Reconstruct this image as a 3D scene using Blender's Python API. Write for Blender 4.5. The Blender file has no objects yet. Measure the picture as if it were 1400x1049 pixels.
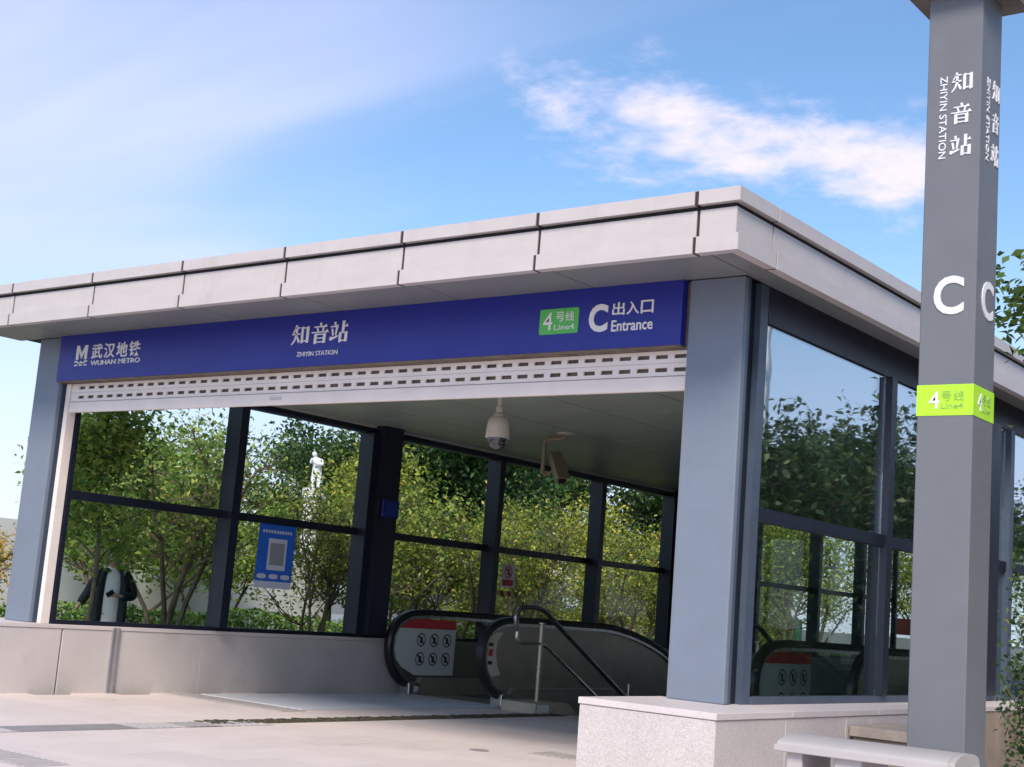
import bpy, bmesh, math, random
import numpy as np
from mathutils import Vector, Matrix
S = bpy.context.scene
COL = S.collection
R = math.radians

# ------------------------------------------------------------------ camera
cam_d = bpy.data.cameras.new('camera')
cam = bpy.data.objects.new('camera', cam_d); COL.objects.link(cam)
CAM = Vector((5.4483, -10.0144, 1.457))
yaw, pitch, roll = R(37.9327), R(9.0156), R(4.4906)
fwd = Vector((-math.sin(yaw)*math.cos(pitch), math.cos(yaw)*math.cos(pitch), math.sin(pitch)))
rt = Vector((math.cos(yaw), math.sin(yaw), 0)); up = rt.cross(fwd)
r2 = rt*math.cos(roll)+up*math.sin(roll); u2 = -rt*math.sin(roll)+up*math.cos(roll)
cam.matrix_world = Matrix(((r2.x, u2.x, -fwd.x, CAM.x), (r2.y, u2.y, -fwd.y, CAM.y), (r2.z, u2.z, -fwd.z, CAM.z), (0, 0, 0, 1)))
cam_d.sensor_width = 36; cam_d.lens = 1909.68/1400*36
cam_d.clip_start = .1; cam_d.clip_end = 3000
S.camera = cam

# ------------------------------------------------------------------ sky, sun, exposure
SUN_EL, SUN_AZ = R(44), R(151)          # azimuth clockwise from +Y
W = bpy.data.worlds.new('World'); S.world = W; W.use_nodes = True
nt = W.node_tree; nt.nodes.clear()
def wn(t, **k):
    n = nt.nodes.new(t)
    for a, b in k.items(): setattr(n, a, b)
    return n
def wmath(op, a, b=None, c=None):
    n = wn('ShaderNodeMath', operation=op)
    for i, v in enumerate((a, b, c)):
        if v is None: continue
        if isinstance(v, (int, float)): n.inputs[i].default_value = v
        else: nt.links.new(v, n.inputs[i])
    return n.outputs[0]
out = wn('ShaderNodeOutputWorld'); bg = wn('ShaderNodeBackground')
sky = wn('ShaderNodeTexSky', sky_type='NISHITA', sun_disc=False, sun_elevation=SUN_EL, sun_rotation=SUN_AZ, air_density=1.0, dust_density=.6, ozone_density=2.0)
bg.inputs['Strength'].default_value = .12
tc = wn('ShaderNodeTexCoord')
sep = wn('ShaderNodeSeparateXYZ'); nt.links.new(tc.outputs['Generated'], sep.inputs[0])
zz = wmath('ADD', wmath('MAXIMUM', sep.outputs[2], 0.0), .12)
comb = wn('ShaderNodeCombineXYZ')
nt.links.new(wmath('DIVIDE', sep.outputs[0], zz), comb.inputs[0]); nt.links.new(wmath('DIVIDE', sep.outputs[1], zz), comb.inputs[1])
def noise(vec, scale, detail, rough, dist=0, off=(0, 0, 0), sc=(1, 1, 1), rot=0):
    mp = wn('ShaderNodeMapping'); mp.inputs['Location'].default_value = off; mp.inputs['Scale'].default_value = sc
    mp.inputs['Rotation'].default_value = (0, 0, rot)
    nt.links.new(vec, mp.inputs['Vector'])
    n = wn('ShaderNodeTexNoise'); n.inputs['Scale'].default_value = scale; n.inputs['Detail'].default_value = detail
    n.inputs['Roughness'].default_value = rough; n.inputs['Distortion'].default_value = dist
    nt.links.new(mp.outputs[0], n.inputs['Vector']); return n.outputs['Fac']
def smooth(v, a, b, lo=0., hi=1.):
    n = wn('ShaderNodeMapRange', interpolation_type='SMOOTHSTEP')
    n.inputs['From Min'].default_value = a; n.inputs['From Max'].default_value = b
    n.inputs['To Min'].default_value = lo; n.inputs['To Max'].default_value = hi
    nt.links.new(v, n.inputs['Value']); return n.outputs[0]
def bank(d, rad, amp, squash=1.0):
    # one cloud bank standing in direction d of the sky
    v = wn('ShaderNodeVectorMath', operation='SUBTRACT'); nt.links.new(tc.outputs['Generated'], v.inputs[0]); v.inputs[1].default_value = d
    s = wn('ShaderNodeVectorMath', operation='MULTIPLY'); nt.links.new(v.outputs[0], s.inputs[0]); s.inputs[1].default_value = (1, 1, squash)
    l = wn('ShaderNodeVectorMath', operation='LENGTH'); nt.links.new(s.outputs[0], l.inputs[0])
    return smooth(l.outputs['Value'], 0, rad, amp, 0)
P = comb.outputs[0]
n_puff = noise(P, 6.0, 9, .60, .15, off=(3.1, 1.7, 0))
n_thin = noise(P, .9, 3.5, .5, .5, off=(.4, 5.2, 0), sc=(.45, 1.6, 1), rot=R(28))
banks = None
for d, rad, amp, sq in (((-.462, .817, .342), .12, .21, 1.5), ((-.515, .794, .330), .12, .27, 1.5), ((-.430, .842, .325), .10, .17, 1.6), ((-.385, .868, .312), .10, .20, 1.6),
                        ((-.36, .869, .34), .08, .17, 1.6), ((-.355, .883, .295), .10, .30, 1.5), ((-.565, .745, .355), .13, .22, 1.5), ((.35, .75, .5), .3, .25, 1.2), ((.7, -.3, .55), .4, .2, 1.2), ((-.6, -.5, .5), .4, .2, 1.2)):
    b = bank(d, rad, amp, sq)
    banks = b if banks is None else wmath('ADD', banks, b)
m_puff = smooth(wmath('ADD', n_puff, banks), .70, 1.08)
veil = bank((-.86, .50, .36), .50, .30, .8)
m_thin = smooth(wmath('ADD', n_thin, veil), .46, 1.02, 0, .85)
haze = smooth(sep.outputs[2], 0.04, .29, .78, 0.0)
m1 = wmath('MAXIMUM', m_thin, haze)
grade = wn('ShaderNodeHueSaturation'); grade.inputs['Saturation'].default_value = 1.12; grade.inputs['Value'].default_value = 1.0
nt.links.new(sky.outputs[0], grade.inputs['Color'])
mixA = wn('ShaderNodeMix', data_type='RGBA'); nt.links.new(m1, mixA.inputs['Factor'])
nt.links.new(grade.outputs[0], mixA.inputs['A']); mixA.inputs['B'].default_value = (4.1, 4.35, 6.2, 1)
mixB = wn('ShaderNodeMix', data_type='RGBA'); nt.links.new(m_puff, mixB.inputs['Factor'])
nt.links.new(mixA.outputs['Result'], mixB.inputs['A']); mixB.inputs['B'].default_value = (4.9, 4.6, 5.8, 1)
nt.links.new(mixB.outputs['Result'], bg.inputs['Color']); nt.links.new(bg.outputs[0], out.inputs[0])

sl = bpy.data.lights.new('sun', 'SUN'); sl.energy = 2.45; sl.angle = R(20); sl.color = (1, .89, .76)
so = bpy.data.objects.new('sun', sl); COL.objects.link(so)
sdir = Vector((math.sin(SUN_AZ)*math.cos(SUN_EL), math.cos(SUN_AZ)*math.cos(SUN_EL), math.sin(SUN_EL)))
so.rotation_euler = sdir.to_track_quat('Z', 'Y').to_euler(); so.location = (0, -20, 30)
S.view_settings.view_transform = 'Standard'; S.view_settings.look = 'None'; S.view_settings.gamma = 1
S.view_settings.use_curve_mapping = False; S.view_settings.exposure = 0.75
S.cycles.max_bounces = 10; S.cycles.transparent_max_bounces = 24; S.cycles.glossy_bounces = 5
S.cycles.use_denoising = True; S.cycles.sample_clamp_indirect = 8

# ------------------------------------------------------------------ materials
MATS = {}
def mat(name, col, rough=.5, metal=0., spec=.5, var=0., vscale=6., speck=0., sscale=220., bump=0., bscale=60., stain=None, rand=0., coat=0., vstretch=(1, 1, 1)):
    if name in MATS: return MATS[name]
    m = bpy.data.materials.new(name); m.use_nodes = True; t = m.node_tree; b = t.nodes['Principled BSDF']
    b.inputs['Roughness'].default_value = rough; b.inputs['Metallic'].default_value = metal
    b.inputs['Specular IOR Level'].default_value = spec; b.inputs['Coat Weight'].default_value = coat
    g = t.nodes.new('ShaderNodeNewGeometry'); pos = g.outputs['Position']
    cur = t.nodes.new('ShaderNodeRGB'); cur.outputs[0].default_value = (*col, 1); cur = cur.outputs[0]
    def nz(scale, det=4, st=None):
        n = t.nodes.new('ShaderNodeTexNoise'); n.inputs['Scale'].default_value = scale; n.inputs['Detail'].default_value = det; n.inputs['Roughness'].default_value = .6
        v = pos
        if st:
            mp = t.nodes.new('ShaderNodeMapping'); mp.inputs['Scale'].default_value = st; t.links.new(pos, mp.inputs['Vector']); v = mp.outputs[0]
        t.links.new(v, n.inputs['Vector']); return n.outputs['Fac']
    def scale_by(cur, fac, lo, hi, a=.3, b_=.7):
        r = t.nodes.new('ShaderNodeMapRange'); r.inputs['From Min'].default_value = a; r.inputs['From Max'].default_value = b_
        r.inputs['To Min'].default_value = lo; r.inputs['To Max'].default_value = hi; t.links.new(fac, r.inputs['Value'])
        h = t.nodes.new('ShaderNodeVectorMath'); h.operation = 'SCALE'; t.links.new(cur, h.inputs[0]); t.links.new(r.outputs[0], h.inputs['Scale']); return h.outputs[0]
    if var: cur = scale_by(cur, nz(vscale, 5, vstretch if vstretch != (1, 1, 1) else None), 1-var, 1+var)
    if speck: cur = scale_by(cur, nz(sscale, 2), 1-speck, 1+speck, .32, .68)
    if rand:
        oi = t.nodes.new('ShaderNodeObjectInfo'); cur = scale_by(cur, oi.outputs['Random'], 1-rand, 1+rand, 0, 1)
    if stain:
        f = nz(stain[1], 6, stain[4] if len(stain) > 4 else None)
        r = t.nodes.new('ShaderNodeMapRange'); r.inputs['From Min'].default_value = stain[2]; r.inputs['From Max'].default_value = stain[3]; t.links.new(f, r.inputs['Value'])
        mx = t.nodes.new('ShaderNodeMix'); mx.data_type = 'RGBA'; t.links.new(r.outputs[0], mx.inputs['Factor']); t.links.new(cur, mx.inputs['A'])
        mx.inputs['B'].default_value = (*stain[0], 1); cur = mx.outputs['Result']
    t.links.new(cur, b.inputs['Base Color'])
    if var:
        r = t.nodes.new('ShaderNodeMapRange'); r.inputs['To Min'].default_value = max(.02, rough-.08); r.inputs['To Max'].default_value = min(1, rough+.1)
        t.links.new(nz(vscale*1.7, 4), r.inputs['Value']); t.links.new(r.outputs[0], b.inputs['Roughness'])
    if bump:
        bp = t.nodes.new('ShaderNodeBump'); bp.inputs['Strength'].default_value = bump; bp.inputs['Distance'].default_value = .01
        t.links.new(nz(bscale, 3), bp.inputs['Height']); t.links.new(bp.outputs[0], b.inputs['Normal'])
    MATS[name] = m; return m

def glass_mat(name, tint, refl, ior=1.5, k=1.0):
    m = bpy.data.materials.new(name); m.use_nodes = True; t = m.node_tree; t.nodes.clear()
    o = t.nodes.new('ShaderNodeOutputMaterial'); mx = t.nodes.new('ShaderNodeMixShader')
    tr = t.nodes.new('ShaderNodeBsdfTransparent'); tr.inputs[0].default_value = (*tint, 1)
    gl = t.nodes.new('ShaderNodeBsdfGlossy'); gl.inputs['Roughness'].default_value = .0; gl.inputs['Color'].default_value = (.92, .96, 1, 1)
    g0 = t.nodes.new('ShaderNodeNewGeometry'); dt = t.nodes.new('ShaderNodeVectorMath'); dt.operation = 'DOT_PRODUCT'
    t.links.new(g0.outputs['Incoming'], dt.inputs[0]); t.links.new(g0.outputs['Normal'], dt.inputs[1])
    def mth(op, x, y=None):
        n_ = t.nodes.new('ShaderNodeMath'); n_.operation = op
        for i_, v_ in enumerate((x, y)):
            if v_ is None: continue
            if isinstance(v_, (int, float)): n_.inputs[i_].default_value = v_
            else: t.links.new(v_, n_.inputs[i_])
        return n_.outputs[0]
    r0 = ((ior-1)/(ior+1))**2
    fz = mth('MULTIPLY', mth('ADD', mth('MULTIPLY', mth('POWER', mth('SUBTRACT', 1.0, mth('ABSOLUTE', dt.outputs['Value'])), 5.0), 1-r0), r0), k)
    a = t.nodes.new('ShaderNodeMath'); a.operation = 'ADD'; a.use_clamp = True; t.links.new(fz, a.inputs[0]); a.inputs[1].default_value = refl
    # a little pane-to-pane waviness
    g = t.nodes.new('ShaderNodeNewGeometry'); n = t.nodes.new('ShaderNodeTexNoise'); n.inputs['Scale'].default_value = 1.3; t.links.new(g.outputs['Position'], n.inputs['Vector'])
    bp = t.nodes.new('ShaderNodeBump'); bp.inputs['Strength'].default_value = .03; bp.inputs['Distance'].default_value = .05
    t.links.new(n.outputs['Fac'], bp.inputs['Height']); t.links.new(bp.outputs[0], gl.inputs['Normal'])
    t.links.new(a.outputs[0], mx.inputs[0]); t.links.new(tr.outputs[0], mx.inputs[1]); t.links.new(gl.outputs[0], mx.inputs[2]); t.links.new(mx.outputs[0], o.inputs[0])
    MATS[name] = m; return m

def leaf_mat(name, ramp, transl=.35, rough=.5):
    m = bpy.data.materials.new(name); m.use_nodes = True; t = m.node_tree; b = t.nodes['Principled BSDF']; o = t.nodes['Material Output']
    at = t.nodes.new('ShaderNodeAttribute'); at.attribute_name = 'tone'
    cr = t.nodes.new('ShaderNodeValToRGB'); e = cr.color_ramp.elements
    while len(e) < len(ramp): e.new(.5)
    for k, (p, c) in enumerate(ramp): e[k].position = p; e[k].color = (*c, 1)
    t.links.new(at.outputs['Fac'], cr.inputs[0])
    oi = t.nodes.new('ShaderNodeObjectInfo')
    mu = t.nodes.new('ShaderNodeMix'); mu.data_type = 'RGBA'; mu.blend_type = 'MULTIPLY'; mu.inputs['Factor'].default_value = 1
    t.links.new(cr.outputs[0], mu.inputs['A']); t.links.new(oi.outputs['Color'], mu.inputs['B'])
    t.links.new(mu.outputs['Result'], b.inputs['Base Color']); b.inputs['Roughness'].default_value = rough; b.inputs['Specular IOR Level'].default_value = .4
    tl = t.nodes.new('ShaderNodeBsdfTranslucent'); t.links.new(mu.outputs['Result'], tl.inputs[0])
    mx = t.nodes.new('ShaderNodeMixShader'); mx.inputs[0].default_value = transl
    t.links.new(b.outputs[0], mx.inputs[1]); t.links.new(tl.outputs[0], mx.inputs[2]); t.links.new(mx.outputs[0], o.inputs[0])
    MATS[name] = m; return m

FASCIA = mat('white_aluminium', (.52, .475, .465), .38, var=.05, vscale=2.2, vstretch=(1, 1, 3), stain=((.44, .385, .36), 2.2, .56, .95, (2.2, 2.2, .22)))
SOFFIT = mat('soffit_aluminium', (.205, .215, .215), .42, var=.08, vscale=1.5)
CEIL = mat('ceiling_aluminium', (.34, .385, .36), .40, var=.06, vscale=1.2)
DARK = mat('dark_gap', (.012, .012, .014), .8)
COLM = mat('blue_grey_paint', (.175, .21, .268), .42, var=.05, vscale=3, speck=.06, sscale=420, bump=.08, bscale=400)
TOT = mat('grey_totem_paint', (.145, .153, .168), .45, var=.05, vscale=4, speck=.08, sscale=420, bump=.1, bscale=420, stain=((.20, .20, .20), 2.5, .6, .95, (3, 3, .4)))
CAPM = mat('brown_cap_paint', (.13, .11, .10), .55, var=.2, vscale=5)
NAVY = mat('navy_frame', (.008, .011, .024), .38, var=.15, vscale=4)
FRAME2 = mat('blue_grey_frame', (.07, .095, .14), .4, var=.1, vscale=4)
BLUE = mat('sign_blue', (.016, .024, .27), .36, var=.08, vscale=1.2)
WHITE = mat('white_letter', (.80, .79, .80), .4)
GREEN = mat('line_green', (.10, .50, .10), .4)
LIME = mat('lime_band', (.42, .78, .03), .45, var=.04)
SHUT = mat('shutter_white', (.80, .72, .67), .42, var=.05, vscale=3, stain=((.55, .48, .42), 2.2, .62, .95, (.6, .6, 4)))
BROWN = mat('brown_lintel', (.16, .12, .09), .6, var=.3, vscale=6)
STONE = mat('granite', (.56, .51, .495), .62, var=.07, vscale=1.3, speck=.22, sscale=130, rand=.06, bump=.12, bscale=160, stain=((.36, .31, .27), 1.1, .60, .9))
STONED = mat('brown_and_shaded_granite', (.27, .22, .17), .75, var=.25, vscale=1.7, speck=.25, sscale=110, rand=.08, bump=.2, bscale=120, stain=((.12, .10, .06), 1.3, .5, .8))  # own brown of the stone block; shade and dirt on the far plinth
COPE = mat('coping_granite', (.60, .54, .53), .5, var=.06, vscale=1.4, speck=.12, sscale=150, rand=.04)
PAVE = mat('paving_granite', (.68, .59, .56), .6, var=.06, vscale=.7, speck=.10, sscale=120, rand=.035, stain=((.42, .37, .35), .55, .56, .9))
MOSS = mat('moss', (.085, .075, .045), .95, var=.5, vscale=9, bump=.6, bscale=40)
JOINT = mat('joint_grime', (.19, .16, .12), .9, var=.3, vscale=8)
TACT = mat('tactile_grey', (.47, .43, .42), .6, var=.1, vscale=5, rand=.05)
TACTD = mat('tactile_dark', (.27, .255, .26), .6, var=.12, vscale=5, rand=.05)
STEEL = mat('stainless', (.55, .55, .53), .28, 1., var=.12, vscale=6)
STEELD = mat('brushed_brown_steel', (.36, .32, .26), .30, .45, var=.12, vscale=2.5)
RUB = mat('handrail_rubber', (.012, .012, .013), .32)
BLACK = mat('black_plastic', (.015, .015, .015), .35)
CCTV = mat('cctv_beige', (.56, .50, .42), .5, var=.06)
CCTVB = mat('cctv_brown', (.24, .20, .13), .5, var=.2, vscale=15)
DOME = mat('dome_dark', (.015, .018, .022), .08, coat=1.)
POST = mat('poster_blue', (.02, .13, .62), .45, var=.05)
POSTL = mat('poster_pale', (.55, .60, .72), .5)
POSTG = mat('poster_grey', (.26, .29, .33), .5)
RED = mat('warning_red', (.50, .03, .04), .45)
SIGNW = mat('sticker_white', (.55, .60, .60), .45)
YEL = mat('hazard_yellow', (.75, .50, .02), .5)
DBLUE = mat('deep_blue_box', (.008, .016, .16), .4)
STEELW = mat('bench_steel', (.44, .41, .40), .4, .1, var=.08, vscale=3)
CONC = mat('concrete', (.06, .06, .06), .8, var=.2)
MAT_ = mat('mat_grey', (.62, .64, .68), .5, var=.05, vscale=3, speck=.25, sscale=150)
GRASS = mat('lawn_green', (.075, .12, .03), .9, var=.35, vscale=3)
BARK = mat('bark', (.14, .115, .08), .85, var=.35, vscale=9, bump=.5, bscale=40)
BARKG = mat('grey_bark', (.27, .25, .21), .85, var=.35, vscale=9, bump=.5, bscale=40)
HOARD = mat('hoarding_white', (.78, .79, .82), .55, var=.04, vscale=1.5)
GREENP = mat('green_panel', (.03, .16, .11), .5, var=.1)
MARBLE = mat('white_marble', (.8, .8, .8), .5)
GLASS = glass_mat('clear_glass', (.95, .975, .955), .0, 1.28, .5)
GLASSR = glass_mat('mirror_tinted_glass', (.86, .92, .90), .34, 1.62)
GLASSL = glass_mat('lower_tinted_glass', (.88, .94, .91), .05, 1.45)
ESCG = glass_mat('balustrade_glass', (.78, .80, .74), .02, 1.5)
L_GRN = leaf_mat('leaf_green', [(0, (.05, .11, .025)), (.35, (.15, .26, .06)), (.7, (.31, .42, .10)), (1, (.56, .50, .15))])
L_YEL = leaf_mat('leaf_yellow_green', [(0, (.12, .17, .03)), (.4, (.33, .39, .06)), (.75, (.56, .58, .12)), (1, (.64, .46, .13))], .42)
L_DRK = leaf_mat('leaf_dark', [(0, (.015, .04, .014)), (.5, (.05, .10, .03)), (.85, (.11, .17, .05)), (1, (.18, .22, .08))], .32)

# ------------------------------------------------------------------ mesh helpers
class MB:
    def __init__(s): s.v, s.f = [], []
    def box(s, a, b):
        (x0, y0, z0), (x1, y1, z1) = a, b; n = len(s.v)
        s.v += [(x0, y0, z0), (x1, y0, z0), (x1, y1, z0), (x0, y1, z0), (x0, y0, z1), (x1, y0, z1), (x1, y1, z1), (x0, y1, z1)]
        s.f += [tuple(n+i for i in q) for q in ((0, 3, 2, 1), (4, 5, 6, 7), (0, 1, 5, 4), (1, 2, 6, 5), (2, 3, 7, 6), (3, 0, 4, 7))]; return s
    def poly(s, pts):
        n = len(s.v); s.v += [tuple(p) for p in pts]; s.f.append(tuple(range(n, n+len(pts)))); return s
    def prism(s, pts, off):
        n = len(s.v); k = len(pts); off = Vector(off); s.v += [tuple(p) for p in pts]+[tuple(Vector(p)+off) for p in pts]
        s.f += [tuple(range(n+k-1, n-1, -1)), tuple(range(n+k, n+2*k))]+[(n+i, n+(i+1) % k, n+k+(i+1) % k, n+k+i) for i in range(k)]; return s
    def tube(s, pts, rad, seg=8, cap=True):
        pts = [Vector(p) for p in pts]; m = len(pts)
        rad = rad if hasattr(rad, '__len__') else [rad]*m
        n0 = len(s.v); ref = None
        for i, p in enumerate(pts):
            d = (pts[min(i+1, m-1)]-pts[max(i-1, 0)]).normalized()
            if ref is None: ref = Vector((0, 0, 1)) if abs(d.z) < .9 else Vector((1, 0, 0))
            a = (ref-d*ref.dot(d)); a = a.normalized() if a.length > 1e-4 else d.orthogonal().normalized(); b = d.cross(a); ref = a
            for k in range(seg):
                t = 2*math.pi*k/seg; s.v.append(tuple(p+(a*math.cos(t)+b*math.sin(t))*rad[i]))
        for i in range(m-1):
            for k in range(seg):
                a = n0+i*seg; s.f.append((a+k, a+(k+1) % seg, a+seg+(k+1) % seg, a+seg+k))
        if cap: s.f += [tuple(range(n0+seg-1, n0-1, -1)), tuple(range(n0+(m-1)*seg, n0+m*seg))]
        return s
    def ribbon(s, path, prof):
        """sweep a closed profile [(lateral x, outward)] along a y-z path at constant x"""
        n0 = len(s.v); m = len(path); k = len(prof)
        for i, (y, z) in enumerate(path):
            a = path[max(i-1, 0)]; b = path[min(i+1, m-1)]; t = Vector((b[0]-a[0], b[1]-a[1])).normalized(); nrm = (-t.y, t.x)
            for (lx, o) in prof: s.v.append((lx, y+nrm[0]*o, z+nrm[1]*o))
        for i in range(m-1):
            for j in range(k):
                a = n0+i*k; s.f.append((a+j, a+(j+1) % k, a+k+(j+1) % k, a+k+j))
        s.f += [tuple(range(n0+k-1, n0-1, -1)), tuple(range(n0+(m-1)*k, n0+m*k))]; return s
    def lathe(s, prof, c=(0, 0, 0), seg=24):
        n0 = len(s.v)
        for (r, z) in prof:
            for k in range(seg): t = 2*math.pi*k/seg; s.v.append((c[0]+r*math.cos(t), c[1]+r*math.sin(t), c[2]+z))
        for i in range(len(prof)-1):
            for k in range(seg): a = n0+i*seg; s.f.append((a+k, a+(k+1) % seg, a+seg+(k+1) % seg, a+seg+k))
        s.f += [tuple(range(n0+seg-1, n0-1, -1)), tuple(range(n0+(len(prof)-1)*seg, n0+len(prof)*seg))]; return s
    def mesh(s, name, m, smooth=False):
        me = bpy.data.meshes.new(name); me.from_pydata(s.v, [], s.f); me.materials.append(m)
        bm = bmesh.new(); bm.from_mesh(me); bmesh.ops.recalc_face_normals(bm, faces=bm.faces); bm.to_mesh(me); bm.free()
        if smooth:
            me.polygons.foreach_set('use_smooth', [True]*len(me.polygons))
            me.set_sharp_from_angle(angle=R(35))
        return me
    def build(s, name, m, parent=None, smooth=False, bevel=0., seg=1):
        me = s.mesh(name, m, smooth)
        if bevel:
            bm = bmesh.new(); bm.from_mesh(me); bmesh.ops.remove_doubles(bm, verts=bm.verts, dist=1e-5)
            ed = [e for e in bm.edges if len(e.link_faces) == 2 and e.calc_face_angle(0) > R(50)]
            bmesh.ops.bevel(bm, geom=ed, offset=bevel, segments=seg, affect='EDGES', profile=.5, clamp_overlap=True); bm.to_mesh(me); bm.free()
        return link(name, me, parent)
def link(name, me, parent=None):
    o = bpy.data.objects.new(name, me); COL.objects.link(o)
    if parent is not None:
        o.parent = parent; o.matrix_parent_inverse = parent.matrix_basis.inverted() if parent.type == 'EMPTY' else Matrix()
    return o
def box(name, a, b, m, parent=None, bevel=0., seg=1): return MB().box(a, b).build(name, m, parent, bevel=bevel, seg=seg)
def tag(o, label=None, cat=None, group=None, kind=None):
    for k, v in (('label', label), ('category', cat), ('group', group), ('kind', kind)):
        if v: o[k] = v
    return o
def thing(name, loc, label, cat, group=None):
    o = bpy.data.objects.new(name, None); COL.objects.link(o); o.location = loc; o.empty_display_size = .2
    return tag(o, label, cat, group)
def struct(o): o['kind'] = 'structure'; return o
def copy_tree(o, parent=None):
    c = o.copy(); COL.objects.link(c)
    if parent is not None: c.parent = parent
    for ch in o.children: copy_tree(ch, c)
    return c

def glyph(body, bold=0.):
    """outline of a text as (verts, faces), flat, scaled to a unit box"""
    cu = bpy.data.curves.new('t', 'FONT'); cu.body = body; cu.offset = bold; cu.resolution_u = 4
    o = bpy.data.objects.new('t', cu); COL.objects.link(o)
    me = bpy.data.meshes.new_from_object(o.evaluated_get(bpy.context.evaluated_depsgraph_get()))
    v = np.array([p.co[:] for p in me.vertices]); f = [tuple(p.vertices) for p in me.polygons]
    bpy.data.objects.remove(o); bpy.data.curves.remove(cu); bpy.data.meshes.remove(me)
    lo = v.min(0); hi = v.max(0); v = (v-lo)/np.maximum(hi-lo, 1e-6)
    return v[:, :2], f
def split_word(gl):
    v, f = gl; par = list(range(len(v)))
    def find(i):
        while par[i] != i: par[i] = par[par[i]]; i = par[i]
        return i
    for q in f:
        for i in q[1:]: par[find(i)] = find(q[0])
    isl = {}
    for q in f: isl.setdefault(find(q[0]), []).append(q)
    its = []
    for fs in isl.values():
        xs = v[[i for q in fs for i in q], 0]; its.append([xs.min(), xs.max(), fs])
    its.sort(key=lambda t: t[0]); out_ = []
    for t in its:
        if out_ and min(t[1], out_[-1][1])-max(t[0], out_[-1][0]) > .6*min(t[1]-t[0], out_[-1][1]-out_[-1][0]):
            out_[-1][1] = max(t[1], out_[-1][1]); out_[-1][2] += t[2]
        else: out_.append(t)
    return [(v, t[2]) for t in out_]
def stroke_glyph(polys):
    v, f = [], []
    for p in polys:
        n = len(v); v += [(x/100, y/100) for x, y in p]; f.append(tuple(range(n, n+len(p))))
    return np.array(v, float), f
def letters(name, gl, o, U, V, N, depth, m, parent):
    """stand a glyph up: o lower-left corner, U/V full width/height vectors, N outward normal, depth in metres"""
    if name == 'lettering':
        for g in split_word(gl): letters('letter', g, o, U, V, N, depth, m, parent)
        return
    v, f = gl; used = sorted({i for q in f for i in q}); mp = {i: k for k, i in enumerate(used)}; v = v[used]; f = [tuple(mp[i] for i in q) for q in f]
    o, U, V, N = Vector(o), Vector(U), Vector(V), Vector(N)*depth
    vs = [tuple(o+U*a+V*b+N) for a, b in v]+[tuple(o+U*a+V*b) for a, b in v]; n = len(v); fs = list(f)
    cnt = {}
    for q in f:
        for i in range(len(q)):
            e = (q[i], q[(i+1) % len(q)]); cnt[e] = 1
    for (a, b) in list(cnt):
        if (b, a) not in cnt: fs.append((b, a, a+n, b+n))
    me = bpy.data.meshes.new(name); me.from_pydata(vs, [], fs); me.materials.append(m)
    return link(name, me, parent)

ZHI = stroke_glyph([[(22, 98), (31, 94), (20, 74), (10, 60), (5, 60), (16, 78)], [(14, 80), (46, 80), (46, 86), (17, 86)], [(2, 50), (46, 50), (50, 57), (4, 56)],
                    [(22, 82), (33, 82), (31, 45), (22, 22), (4, 2), (0, 5), (14, 24), (21, 46)], [(30, 44), (36, 40), (50, 18), (41, 10), (32, 28)],
                    [(55, 84), (67, 88), (67, 12), (55, 8)], [(84, 84), (98, 88), (98, 12), (84, 8)], [(67, 78), (84, 78), (84, 83), (67, 83)], [(67, 16), (84, 16), (84, 22), (67, 22)]])
YIN = stroke_glyph([[(44, 98), (54, 100), (58, 86), (48, 84)], [(14, 78), (88, 78), (80, 92), (72, 84), (14, 83)], [(28, 76), (36, 77), (42, 58), (34, 56)], [(64, 77), (72, 77), (66, 58), (60, 58)],
                    [(2, 52), (98, 52), (88, 67), (79, 58), (2, 57)], [(18, 46), (32, 50), (32, 2), (18, 0)], [(68, 46), (82, 50), (82, 5), (68, 2)], [(32, 42), (68, 42), (68, 47), (32, 47)],
                    [(32, 24), (68, 24), (68, 29), (32, 29)], [(32, 6), (68, 6), (68, 11), (32, 11)]])
ZHAN = stroke_glyph([[(20, 96), (30, 98), (33, 82), (24, 80)], [(2, 73), (46, 73), (42, 86), (34, 79), (2, 78)], [(8, 66), (17, 66), (23, 36), (15, 32)], [(32, 72), (43, 72), (36, 34), (30, 34)],
                     [(0, 14), (6, 10), (46, 28), (46, 34), (20, 27), (2, 28)], [(66, 100), (80, 100), (78, 46), (66, 46)], [(80, 72), (99, 72), (92, 86), (86, 78), (80, 77)],
                     [(52, 46), (65, 48), (65, 2), (52, 0)], [(83, 46), (97, 50), (97, 4), (83, 2)], [(65, 42), (83, 42), (83, 47), (65, 47)], [(65, 6), (83, 6), (83, 11), (65, 11)]])
MLOGO = stroke_glyph([[(6, 26), (26, 26), (26, 70), (6, 100)], [(6, 100), (26, 70), (26, 100)], [(26, 100), (26, 70), (50, 30), (50, 58)], [(74, 100), (50, 58), (50, 30), (74, 70)], [(74, 70), (94, 26), (74, 26)], [(74, 100), (74, 70), (94, 26), (94, 100)],
                      [(0, 20), (18, 20), (36, 8), (30, 4), (14, 12), (0, 12)], [(36, 8), (50, 20), (64, 8), (58, 4), (50, 11), (42, 4)], [(64, 8), (82, 20), (100, 20), (100, 12), (86, 12), (70, 4)],
                      [(0, -6), (24, -6), (24, 0), (0, 0)], [(38, -6), (62, -6), (62, 0), (38, 0)], [(76, -6), (100, -6), (100, 0), (76, 0)]])
X_, Y_, Z_ = Vector((1, 0, 0)), Vector((0, 1, 0)), Vector((0, 0, 1))

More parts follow.
